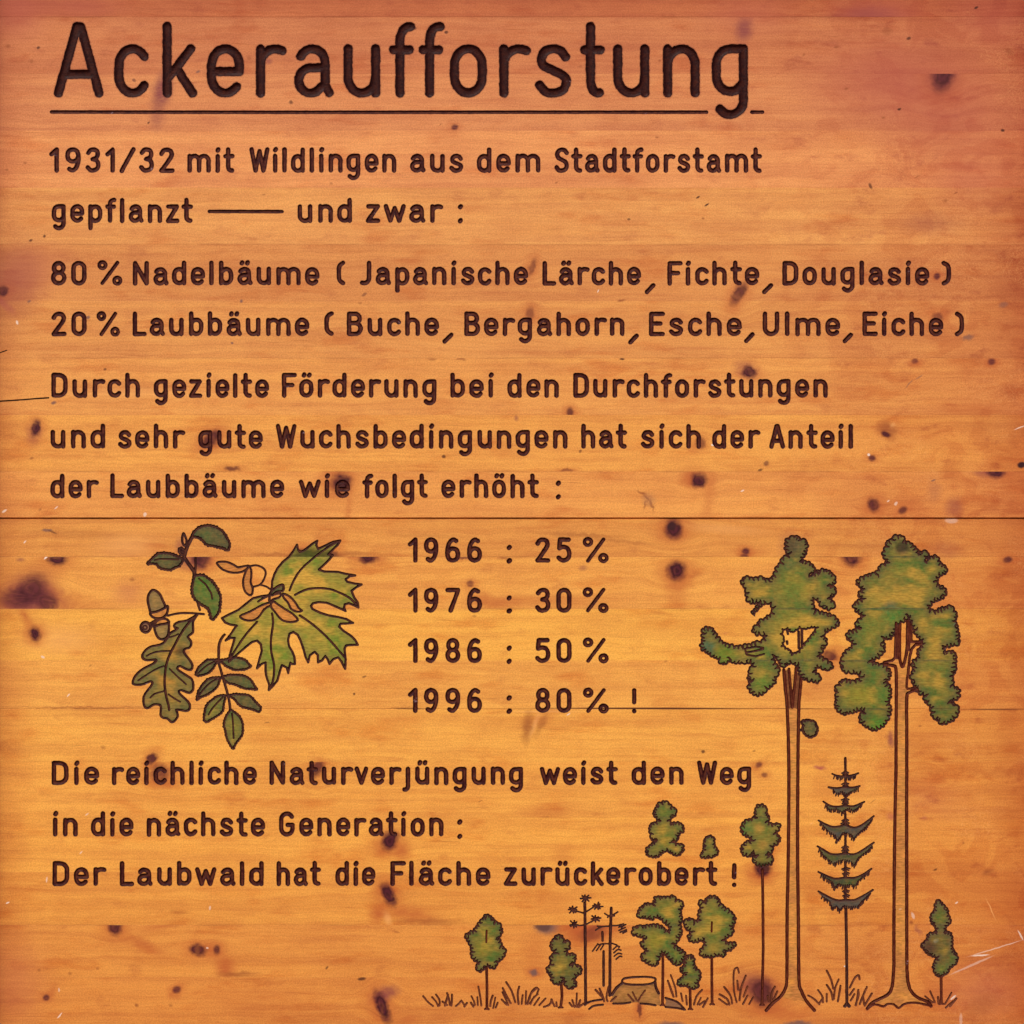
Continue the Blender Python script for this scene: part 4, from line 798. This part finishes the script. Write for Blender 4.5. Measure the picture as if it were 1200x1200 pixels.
 (1166, 1111.5, 38, .9, -17, 'white', .4, None), (1149, 1119.6, 12, 1.1, -4, 'white', .75, None), (1139, 1131, 32, 1.5, -24, 'white', .3, None), (1196, 1096, 8, 1.2, 62, 'white', .6, None), (1161, 1065, 18, 1.1, 66, 'pale', .8, None), (1126, 1195, 2, 9, 0, 'white', .25, None), (1117, 1169, 5, 1.3, -40, 'white', .7, None), (70, 1190, 5, 1, -50, 'white', .7, None), (9, 1058, 3, .9, -30, 'white', .8, None), (55, 1031, 1.2, 4, 10, 'white', .5, None), (246, 1064, 1.2, 3, 10, 'white', .5, None), (102, 954, 3, 1, -40, 'white', .5, None), (95, 999, 3, .9, -45, 'white', .5, None), (69, 1160, 1.2, 3, 0, 'white', .4, None), (243, 1111, 1.6, 1.4, 0, 'white', .6, None), (200, 1178, 3, 2.4, 0, 'brown', .6, None), (160, 1178, 3, 3, 0, 'brown', .8, None), (114, 1135, 3, 2, 0, 'brown', .6, None), (82, 1141, 3, 2.4, 0, 'brown', .6, None), (46, 1137, 3, 2.4, 0, 'brown', .6, None), (383, 1134, 3, 1.6, -50, 'pit', .7, None), (465, 1092, 5, 1.6, 20, 'brown', .5, None), (563, 939, 4, .8, -20, 'brown', .8, None), (637, 959, 12, 2.4, 0, 'brown', .5, 957), (640, 952, 36, 12, 0, 'halo', .35, 950), (660, 1000, 20, 14, 0, 'halo', .3, None),
 (1140, 690, 60, 40, 0, 'halo', .25, None), (1120, 790, 60, 40, 0, 'halo', .25, None), (1090, 860, 60, 24, 0, 'halo', .3, None), (1090, 940, 50, 30, 0, 'stain', .22, None), (1150, 1160, 60, 40, 0, 'stain', .4, None), (1160, 1060, 60, 50, 0, 'halo', .3, None), (1150, 1178, 30, 18, -30, 'brown', .3, None), (1160, 20, 60, 40, 0, 'stain', .3, None), (1110, 645, 22, 14, 0, 'mauve', .25, None),
 (1160, 500, 50, 30, 10, 'brown', .15, None), (1080, 510, 34, 16, 0, 'halo', .2, None), (1140, 480, 60, 12, 0, 'halo', .4, 478),
 (1065, 450, 8, 1.2, -50, 'grey', .6, None), (1077, 442, 7, 1.2, -30, 'grey', .5, None), (1094, 563, 4, 1.4, -20, 'grey', .8, None), (1050, 590, 3, 2, -50, 'white', .5, None), (1041, 587, 2, 1, -30, 'white', .6, None), (1195, 501, 8, .8, -20, 'white', .6, None), (835.5, 521.5, 2.4, 1.6, 0, 'white', .9, None), (870, 575, 3, 1, -25, 'white', .7, None), (66, 595, 3, 1, -40, 'white', .6, None), (5, 599, 4, 1.4, -30, 'white', .7, None), (170, 603, 2.4, 3, 20, 'white', .6, None), (47, 597, 3, 2, -30, 'brown', .6, None), (701, 341, 2.6, .8, -60, 'white', .7, None), (190, 115, 2, 2, 0, 'pale', .3, None),
 (666, 837, 3, 1, -40, 'white', .7, 839), (850, 742, 3, 2, 0, 'stain', .3, None), (150, 460, 120, 8, 0, 'pale', .3, None), (850, 620, 60, 8, 4, 'pale', .3, 620),
]
# colour of each plank: brightness, redness
PCOL = [(198, 111, 70), (206, 124, 80), (218, 138, 88), (230, 150, 92), (229, 151, 88), (218, 138, 80), (224, 145, 82), (230, 150, 82), (234, 154, 78), (232, 150, 80), (225, 145, 74), (235, 156, 78), (240, 164, 76), (236, 158, 78), (238, 160, 76), (236, 156, 74), (238, 158, 74), (230, 148, 70), (223, 139, 68), (221, 136, 67), (216, 130, 64)]
PTONE = [tuple(q / r for q, r in zip(lin(*c)[:3], (.82, .354 if i < 4 else .336, .064))) for i, c in enumerate(PCOL)]
LIGHT = (.82, .370, .062, 1)
DARK = (.62, .230, .042, 1)
def wood(nt, pi, for_paint=False):
    """colour and height of plank pi"""
    P = nt.px()
    off = (random.Random(pi).uniform(0, 900), random.Random(pi + 50).uniform(0, 900), pi * 3.7)
    P0 = P
    y0, y1 = EDGES[pi], EDGES[pi + 1]
    for cx, cy, rx, ry, an, kd, s_, only in MARKS:
        if kd != 'knot' or max(rx, ry) < 6.5: continue
        if only is not None and not (y0 <= only < y1): continue
        if cy + ry * 2.5 < y0 or cy - ry * 2.5 > y1: continue
        rel = nt.vmath('SUBTRACT', P0, (cx, cy, 0))
        w_ = nt.ramp(nt.vmath('LENGTH', nt.vmath('MULTIPLY', rel, (1 / (rx * 4.2), 1 / (ry * 2.6), 0)), out=1), 0, 1, .95, 0)
        sc_ = nt.n.new('ShaderNodeVectorMath'); sc_.operation = 'SCALE'
        nt.l.new(nt.vmath('MULTIPLY', rel, (.2, 1, 0)), sc_.inputs[0]); nt.l.new(w_, sc_.inputs['Scale'])
        P = nt.vmath('SUBTRACT', P, sc_.outputs[0])
    warp = nt.vmath('SUBTRACT', nt.noise(nt.vmath('MULTIPLY', P, (1 / 60, 1 / 26, 1)), 1, 2, .5, color=True), (.5, .5, .5))
    Q = nt.vmath('ADD', nt.vmath('ADD', P, nt.vmath('MULTIPLY', warp, (30, 9, 0))), off)
    broad = nt.noise(nt.vmath('MULTIPLY', Q, (1 / 330, 1 / 11, 1)), 1, 3, .55)
    lines = nt.noise(nt.vmath('MULTIPLY', Q, (1 / 210, 1 / 2.6, 1)), 1, 3, .6)
    fibre = nt.noise(nt.vmath('MULTIPLY', Q, (1 / 26, 1 / .9, 1)), 1, 2, .6)
    P = P0
    cloud = nt.noise(nt.vmath('MULTIPLY', P, (1 / 95, 1 / 60, 1)), 1, 4, .55)
    cloud2 = nt.noise(nt.vmath('MULTIPLY', P, (1 / 24, 1 / 17, 1)), 1, 3, .6, 1.2)
    speck = nt.noise(P, .62, 2, .7)
    f = nt.math('MULTIPLY_ADD', nt.ramp(broad, .34, .66), .42, nt.math('MULTIPLY', nt.ramp(lines, .38, .62), .22))
    f = nt.math('MULTIPLY_ADD', nt.ramp(fibre, .32, .68), .2, f)
    f = nt.math('MULTIPLY_ADD', nt.ramp(cloud, .3, .7), .34, f)
    f = nt.math('MULTIPLY_ADD', nt.ramp(cloud2, .35, .68), .16, f)
    col = nt.mix(nt.math('MINIMUM', f, 1.0), DARK, LIGHT)
    col = nt.mix(1.0, col, PTONE[pi] + (1,), 'MULTIPLY')
    col = nt.mix(nt.math('MULTIPLY', nt.ramp(speck, .3, .7), 1.0), nt.mix(1, col, (.86, .83, .80, 1), 'MULTIPLY'), nt.mix(1, col, (1.10, 1.13, 1.16, 1), 'MULTIPLY'))
    # thin resin streaks and tiny pores
    st = nt.noise(nt.vmath('MULTIPLY', Q, (1 / 70, 1 / 1.5, 2)), 1, 2, .5)
    col = nt.mix(nt.ramp(st, .66, .78, 0, .38), col, lin(150, 80, 38))
    # aged, thin varnish cracks in patches (towards the weathered right part)
    sx = nt.n.new('ShaderNodeSeparateXYZ'); nt.l.new(P, sx.inputs[0])
    wear_shade_noise = nt.noise(nt.vmath('ADD', nt.vmath('MULTIPLY', P, (1 / 150, 1 / 80, 0)), (5, 9, 0)), 1, 5, .6)
    side = nt.ramp(nt.math('MULTIPLY_ADD', wear_shade_noise, 420, sx.outputs[0]), 1080, 1420)
    col = nt.mix(side, col, nt.mix(1, col, (.84, .70, .76, 1), 'MULTIPLY'))
    rim_shade = nt.math('MAXIMUM', nt.ramp(nt.math('MULTIPLY_ADD', wear_shade_noise, 70, sx.outputs[0]), 18, 85, 1, 0), nt.ramp(nt.math('MULTIPLY_ADD', wear_shade_noise, -70, sx.outputs[0]), 1115, 1178))
    rim_shade = nt.math('MAXIMUM', rim_shade, nt.math('MAXIMUM', nt.ramp(nt.math('MULTIPLY_ADD', wear_shade_noise, 60, sx.outputs[1]), 0, 62, 1, 0), nt.ramp(nt.math('MULTIPLY_ADD', wear_shade_noise, -60, sx.outputs[1]), 1140, 1200, 0, .7)))
    col = nt.mix(nt.math('MULTIPLY', rim_shade, .8), col, nt.mix(1, col, (.76, .58, .62, 1), 'MULTIPLY'))  # vignette shading painted into the wood colour toward the four board edges
    blot = nt.noise(nt.vmath('ADD', nt.vmath('MULTIPLY', P, (1 / 85, 1 / 30, 1)), (pi * 2.3, 4, 0)), 1, 4, .62)
    col = nt.mix(nt.ramp(blot, .52, .72, 0, .85), col, nt.mix(1, col, (.86, .68, .62, 1), 'MULTIPLY'))
    ring = nt.math('SINE', nt.math('MULTIPLY', nt.noise(nt.vmath('MULTIPLY', Q, (1 / 420, 1 / 34, 1)), 1, 1, .4), 95.0))
    col = nt.mix(nt.ramp(ring, .35, 1.0, 0, .16), col, nt.mix(1, col, (.84, .66, .5, 1), 'MULTIPLY'))
    pat = nt.noise(nt.vmath('ADD', nt.vmath('MULTIPLY', P, (1 / 52, 1 / 44, 1)), (31, 17, 0)), 1, 5, .58, 1.0)
    col = nt.mix(nt.math('MULTIPLY', nt.ramp(pat, .50, .60), nt.ramp(sx.outputs[0], 780, 1120, .12, .75)), col, nt.mix(1, col, (.87, .74, .74, 1), 'MULTIPLY'))
    blot2 = nt.noise(nt.vmath('ADD', nt.vmath('MULTIPLY', P, (1 / 40, 1 / 22, 1)), (pi * 1.3, 40, 0)), 1, 4, .62)
    wr = nt.ramp(sx.outputs[0], 820, 1100, .5, 1.0)
    col = nt.mix(nt.math('MULTIPLY', nt.ramp(blot2, .56, .74, 0, .9), wr), col, nt.mix(1, col, (.72, .56, .66, 1), 'MULTIPLY'))
    vo = nt.n.new('ShaderNodeTexVoronoi'); vo.feature = 'DISTANCE_TO_EDGE'
    nt.put(vo.inputs['Vector'], nt.vmath('ADD', nt.vmath('MULTIPLY', P, (1 / 19, 1 / 14, 1)), nt.vmath('MULTIPLY', nt.noise(P, .06, 3, .6, color=True), (1.8, 1.8, 0))))
    flake = nt.math('MULTIPLY', nt.ramp(vo.outputs['Distance'], .0, .09, 1, 0), nt.math('MULTIPLY', nt.ramp(sx.outputs[0], 850, 1080), nt.ramp(nt.noise(P, .014, 2), .46, .6)))
    col = nt.mix(nt.math('MULTIPLY', flake, .2), col, lin(246, 178, 108))
    # dirt along the plank's two glue lines
    y0, y1 = EDGES[pi], EDGES[pi + 1]
    wob = nt.math('MULTIPLY', nt.math('SUBTRACT', nt.noise(nt.vmath('MULTIPLY', P, (1 / 40, 1, 1)), 1, 3), .5), 2.0)
    yy = nt.math('ADD', sx.outputs[1], wob)
    broken = nt.ramp(nt.noise(nt.vmath('MULTIPLY', P, (1 / 70, 0, 0)), 1, 3), .4, .62, .05, 1)
    for e, sgn in ((y0, 1), (y1, -1)):
        dist = nt.math('MULTIPLY', nt.math('SUBTRACT', yy, e), sgn)
        w_, s_ = (2.0, .25) if e in (831.0,) else ((1.8, .22) if e in (652.6, 713.5, 20.0, 286.5, 419.8, 552.7, 1084.2) else (1.4, .05))
        if e == 607.6: w_, s_ = 2.2, .5
        if e in (153.0, 220.0, 86.5): s_ = .04
        col = nt.mix(nt.math('MULTIPLY', nt.ramp(dist, .0, w_, s_, 0), broken), col, lin(96, 44, 24))
    # knots and stains
    wn1 = nt.vmath('SUBTRACT', nt.noise(P, .12, 3, .6, color=True), (.5, .5, .5))
    PW = nt.vmath('ADD', P, nt.vmath('MULTIPLY', wn1, (9, 7, 0)))
    ps = nt.vmath('ADD', P, nt.vmath('MULTIPLY', wn1, (2, 2, 0)))
    dk = 1.0
    grainy = nt.ramp(nt.noise(nt.vmath('MULTIPLY', Q, (1 / 9, 1 / 1.6, 1)), 1, 2), .25, .6, .75, 1)
    order = {'stain': 0, 'pale': 0, 'halo': 1, 'brown': 2, 'mauve': 3, 'knot': 4, 'grey': 5, 'core': 6, 'line': 6, 'pit': 7, 'white': 8}
    mine = []
    for mk in MARKS:
        cx, cy, rx, ry, an, kd, s_, only = mk
        ext = max(rx, ry) * 1.3 + 5
        if only is not None:
            if not (y0 <= only < y1): continue
        elif cy + ext < y0 or cy - ext > y1: continue
        mine.append(mk)
        if kd == 'knot' and max(rx, ry) > 4: mine.append((cx, cy, rx * 1.9 + 2, ry * 1.5 + 1.5, an, 'halo', .55, only))
    for cx, cy, rx, ry, an, kd, s_, only in sorted(mine, key=lambda q: order[q[5]]):
        c_, a_, b_ = MK[kd]
        big = max(rx, ry) > 7 and kd not in ('white', 'pale')
        if kd in ('mauve', 'halo', 'stain'): rx, ry = rx * 1.15, ry * 1.15
        v = nt.mapping(P if kd == 'line' else PW if big else ps, (cx, cy, 0), R(an), (rx * 1.05, ry * 1.05, 1000))
        d = nt.vmath('LENGTH', v, out=1)
        k = nt.ramp(d, b_, a_, 0, s_)
        if kd in ('knot', 'mauve', 'halo', 'brown'): k = nt.math('MULTIPLY', k, grainy)
        if kd == 'knot' and max(rx, ry) > 6: c_ = nt.mix(nt.ramp(nt.math('SINE', nt.math('MULTIPLY', d, 17.0)), -1, 1), c_, tuple(q * .6 for q in c_[:3]) + (1,))
        col = nt.mix(k, col, c_)
        if kd in ('knot', 'core', 'mauve'): dk = nt.math('MULTIPLY', dk, nt.math('MULTIPLY_ADD', k, -.72, 1.0))
    h = nt.math('MULTIPLY_ADD', lines, .35, nt.math('MULTIPLY_ADD', fibre, .3, nt.math('MULTIPLY_ADD', cloud2, .5, nt.math('MULTIPLY', speck, .25))))
    return P, col, h, f, dk
def finish(nt, col, h, rough=.46, bump=.10, dist=.0012, coat=0.0):
    nt.put(nt.b.inputs['Base Color'], col)
    bp = nt.n.new('ShaderNodeBump'); bp.inputs['Strength'].default_value = bump; bp.inputs['Distance'].default_value = dist
    nt.put(bp.inputs['Height'], h); nt.l.new(bp.outputs[0], nt.b.inputs['Normal'])
    nt.put(nt.b.inputs['Roughness'], rough)
    nt.b.inputs['Specular IOR Level'].default_value = .14
MAT = {}
def plank_mat(pi):
    k = ('plank', pi)
    if k not in MAT:
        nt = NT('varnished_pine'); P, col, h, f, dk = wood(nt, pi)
        at = nt.n.new('ShaderNodeAttribute'); at.attribute_name = 'stain'
        soak = nt.math('MULTIPLY', nt.ramp(at.outputs['Fac'], 0, 1.1, 0, .6), nt.ramp(nt.noise(P, .4, 2), .2, .6, .55, 1))
        col = nt.mix(soak, col, lin(84, 34, 30))
        finish(nt, col, h, nt.ramp(h, .4, 1.0, .56, .42))
        MAT[k] = nt.m
    return MAT[k]
def stained_mat(pi):
    k = ('stained', pi)
    if k not in MAT:
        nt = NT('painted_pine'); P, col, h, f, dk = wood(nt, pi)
        at = nt.n.new('ShaderNodeAttribute'); at.attribute_name = 'stain'
        streak = nt.noise(nt.vmath('MULTIPLY', P, (1 / 7, 1 / 1.8, 1)), 1, 3, .6)
        pc = nt.mix(nt.ramp(streak, .3, .7), nt.mix(1, at.outputs['Color'], (.72, .74, .7, 1), 'MULTIPLY'), nt.mix(1, at.outputs['Color'], (1.3, 1.25, 1.3, 1), 'MULTIPLY'))
        blot = nt.noise(P, .11, 3, .6)
        pc = nt.mix(nt.ramp(blot, .35, .7, 0, .5), pc, nt.mix(1, pc, (1.35, 1.2, 1.1, 1), 'MULTIPLY'))
        if not isinstance(dk, float):
            cb = nt.n.new('ShaderNodeCombineColor')
            for q in range(3): nt.l.new(dk, cb.inputs[q])
            pc = nt.mix(1, pc, cb.outputs[0], 'MULTIPLY')
        c2 = nt.mix(nt.ramp(nt.noise(P, .19, 4, .65), .3, .75, .96, .82), col, pc)
        finish(nt, c2, h, .42)
        MAT[k] = nt.m
    return MAT[k]
def groove_mat(kd):
    if kd not in MAT:
        nt = NT(kd + '_groove_paint'); P = nt.px()
        a, b, amt = {'title': (lin(28, 2, 5), lin(92, 36, 12), .6), 'text': (lin(40, 5, 12), lin(98, 42, 28), .6), 'trunkline': (lin(66, 20, 12), lin(110, 48, 26), .6), 'outline': (lin(44, 20, 22), lin(88, 44, 30), .62),
                'grass': (lin(84, 40, 26), lin(120, 62, 36), .5), 'crack': (lin(44, 24, 18), lin(88, 54, 36), .5)}[kd]
        n1 = nt.noise(nt.vmath('MULTIPLY', P, (1 / 14, 1 / 5, 1)), 1, 4, .65); n2 = nt.noise(P, .5, 2, .6)
        col = nt.mix(nt.math('MULTIPLY_ADD', nt.ramp(n2, .3, .7), .2, nt.ramp(n1, amt, amt + .2, 0, .8)), a, b)
        at = nt.n.new('ShaderNodeAttribute'); at.attribute_name = 'stain'
        mid = nt.math('MULTIPLY', nt.ramp(at.outputs['Fac'], .3, 1.0, 0, .55 if kd != 'title' else .35), nt.ramp(nt.noise(P, .13, 3, .6), .38, .6, .12, 1))
        col = nt.mix(mid, col, b if kd == 'title' else nt.mix(.45, b, lin(150, 84, 48)))
        sc = nt.noise(nt.vmath('ADD', P, (77, 31, 0)), .045, 3, .6)
        lilac = nt.math('MULTIPLY', nt.ramp(sc, .68, .76), nt.ramp(nt.noise(P, .33, 2), .42, .62))
        col = nt.mix(nt.math('MULTIPLY', lilac, .55), col, lin(170, 140, 150))  # patchy lilac tint over the groove paint
        finish(nt, col, nt.math('ADD', n1, n2), .5, .3, .0014)
        nt.b.inputs['Specular IOR Level'].default_value = .10
        MAT[kd] = nt.m
    return MAT[kd]
def side_mat():
    if 'side' not in MAT:
        nt = NT('added_frame_wood'); tc = nt.n.new('ShaderNodeTexCoord')
        n1 = nt.noise(nt.vmath('MULTIPLY', tc.outputs['Object'], (60, 60, 6)), 1, 4, .6)
        finish(nt, nt.mix(nt.ramp(n1, .3, .7), lin(96, 50, 28), lin(140, 78, 44)), n1, .6, .3)
        MAT['side'] = nt.m
    return MAT['side']

# ------------------------------------------------------------------ the board: one thing, its planks, carvings and painted drawings its parts
root = bpy.data.objects.new('information_board', None)
COL.objects.link(root)
root.location = (0, 0, EYE - .64)
root['label'] = "varnished pine information board with carved German text, leaf and tree drawings"
root['category'] = "information board"
def make(name, tri, mats, midx, parent, smooth=False, extra=None, cols=None, root_child=True):
    used, inv = np.unique(tri, return_inverse=True)
    v3 = np.c_[(V[used, 0] - 600) / 1000, depth[used] / 1000, (600 - V[used, 1]) / 1000]
    f = inv.reshape(-1, 3)
    n0 = len(v3)
    me = bpy.data.meshes.new(name)
    if extra is not None:
        ev, ef = extra
        allv = [tuple(q) for q in v3] + ev
        faces = [tuple(int(i) for i in q) for q in f] + [tuple(n0 + i for i in q) for q in ef]
    else:
        allv = [tuple(q) for q in v3]; faces = [tuple(int(i) for i in q) for q in f]
    me.from_pydata(allv, [], faces)
    for m in mats: me.materials.append(m)
    mi = np.zeros(len(faces), np.int32)
    if midx is not None: mi[:len(midx)] = midx
    me.polygons.foreach_set('material_index', mi)
    me.polygons.foreach_set('use_smooth', np.full(len(faces), smooth))
    if cols is not None:
        a = me.color_attributes.new('stain', 'FLOAT_COLOR', 'POINT')
        a.data.foreach_set('color', np.r_[np.c_[cols[used], np.ones(n0)], np.zeros((len(allv) - n0, 4))].astype(np.float32).ravel())
    me.update()
    ob = bpy.data.objects.new(name, me)
    COL.objects.link(ob)
    ob.parent = parent
    if root_child: ob.location = (0, 0, .64)
    return ob
# the sheet is seen from -Y: orient every triangle towards it
a_, b_, c_ = V[TRI[:, 0]], V[TRI[:, 1]], V[TRI[:, 2]]
cr = (b_[:, 0] - a_[:, 0]) * (c_[:, 1] - a_[:, 1]) - (b_[:, 1] - a_[:, 1]) * (c_[:, 0] - a_[:, 0])
flip = cr > 0
TRI[flip] = TRI[flip][:, ::-1]
# with y down and X right, clockwise on the picture must face the viewer
for pi in range(NPL):
    sel = (cls < 0) & (plc == pi)
    y0, y1 = EDGES[pi] + .06, EDGES[pi + 1] - .06
    f0 = 5.0 if 607.6 in (EDGES[pi], EDGES[pi + 1]) else 2.6
    xs = ((X0 - 600) / 1000, (X1 - 600) / 1000)
    zt, zb = (600 - y0) / 1000, (600 - y1) / 1000
    ev = [(x, y, z) for y in (f0 / 1000, THICK / 1000) for z in (zt, zb) for x in xs]
    ef = [(0, 4, 5, 1), (2, 3, 7, 6), (0, 2, 6, 4), (1, 5, 7, 3), (4, 6, 7, 5)]
    for x_ in (0, 1):      # close the end grain up to the face
        n_ = len(ev); X_ = xs[x_]; d_ = PZ[pi] / 1000
        ev += [(X_, d_, zt), (X_, d_, zb), (X_, f0 / 1000, zb), (X_, f0 / 1000, zt)]
        ef.append((n_, n_ + 1, n_ + 2, n_ + 3))
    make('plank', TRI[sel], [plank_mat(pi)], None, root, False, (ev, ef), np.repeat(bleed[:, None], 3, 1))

# stain colours at the vertices
STAIN = {}
def stain_cols(pa):
    x, y = V[:, 0], V[:, 1]
    p = np.array(pa['poly']); lo, hi = p.min(0) - 4, p.max(0) + 4
    idx = np.nonzero((x > lo[0]) & (x < hi[0]) & (y > lo[1]) & (y < hi[1]))[0]
    out = np.zeros((len(V), 3), np.float32)
    if not len(idx): return out
    xi, yi = x[idx], y[idx]
    pal = pa['pal']
    n1 = vnoise(xi, yi, 17, 21 + pa['own']); n2 = .6 * vnoise(xi * .7, yi * 1.3, 13, 90 + pa['own']) + .4 * vnoise(xi * .6, yi * 1.4, 5, 190 + pa['own'])
    q = np.array(list(pa['poly']) + [pa['poly'][0]])
    dmin = np.full(len(idx), 1e9)
    for a, b in zip(q[:-1], q[1:]):
        d = b - a; L = d @ d + 1e-9
        t = np.clip(((xi - a[0]) * d[0] + (yi - a[1]) * d[1]) / L, 0, 1)
        dmin = np.minimum(dmin, np.hypot(xi - a[0] - t * d[0], yi - a[1] - t * d[1]))
    w1 = np.clip((n1 - .45) * 4, 0, 1)[:, None]; w2 = np.clip((n2 - .62) * 3.0 + np.minimum(dmin / 14, 1) * .75, 0, 1)[:, None]
    c = np.array(pal['a']) * (1 - w1) + np.array(pal['b']) * w1
    c = c * (1 - w2) + np.array(pal['c']) * w2
    ew = (np.clip(1 - (dmin + 1.6 * (n2 - .5)) / pa['edge'], 0, 1) * .85)[:, None]
    c = c * (1 - ew) + np.array(pal['edge']) * ew
    for bx, by, br_, bc, bs in pal.get('blobs', []):
        w = (bs * np.clip(1.35 - np.hypot(xi - bx, (yi - by) * 1.15) / br_, 0, 1) ** .8)[:, None].clip(0, 1)
        c = c * (1 - w) + np.array(bc) * w
    out[idx] = c
    return out
OBJ = {}
count = {}
for oi, ow in enumerate(OWNERS):
    sel = cls == oi
    if ow['mat'] == 'paint' or not sel.any(): continue
    ob = make(ow['name'], TRI[sel], [groove_mat(ow['mat'])], None, root, True, None, np.repeat(np.clip(1 - lv, 0, 1)[:, None], 3, 1))
    if ow['label']: ob['label'] = ow['label']
    if ow['stuff']: ob['kind'] = 'stuff'
    OBJ[oi] = ob
for pa in PAINT:
    oi = pa['own']; ow = OWNERS[oi]
    sel = cls == oi
    if not sel.any(): continue
    t = TRI[sel]; pls = plc[sel]
    up = sorted(set(int(q) for q in pls))
    ob = make(ow['name'], t, [stained_mat(q) for q in up], np.array([up.index(int(q)) for q in pls], np.int32), OBJ.get(ow['parent'], root), False, None, stain_cols(pa), root_child=False)
    OBJ[oi] = ob

# ------------------------------------------------------------------ frame added just out of view to shade the board's edges and top
def beam(name, x0, x1, y0, y1, z0, z1, label=None):
    v = [(x, y, z) for x in (x0, x1) for y in (y0, y1) for z in (z0, z1)]
    f = [(0, 1, 3, 2), (4, 6, 7, 5), (0, 4, 5, 1), (2, 3, 7, 6), (0, 2, 6, 4), (1, 5, 7, 3)]
    me = bpy.data.meshes.new(name); me.from_pydata(v, [], f); me.materials.append(side_mat()); me.update()
    ob = bpy.data.objects.new(name, me); COL.objects.link(ob); ob.parent = root; ob.location = (0, 0, .64)
    md = ob.modifiers.new('edge', 'BEVEL'); md.width = .003; md.segments = 2
    return ob
def zz(y): return (600 - y) / 1000
xl, xr = (X0 - 1 - 600) / 1000, (X1 + 1 - 600) / 1000
beam('added_frame_post', xl - .07, xl, -.022, .045, zz(Y1 + 60), zz(Y0 - 50))
beam('added_frame_post', xr, xr + .07, -.022, .045, zz(Y1 + 60), zz(Y0 - 50))
beam('added_frame_rail', xl + .001, xr - .001, -.028, .045, zz(Y0 - 2), zz(Y0 - 52))
beam('added_frame_rail', xl + .001, xr - .001, -.012, .045, zz(Y1 + 52), zz(Y1 + 2))
print("script done", round(time.time() - t0, 1), "segments", len(SEG), "owners", len(OWNERS))
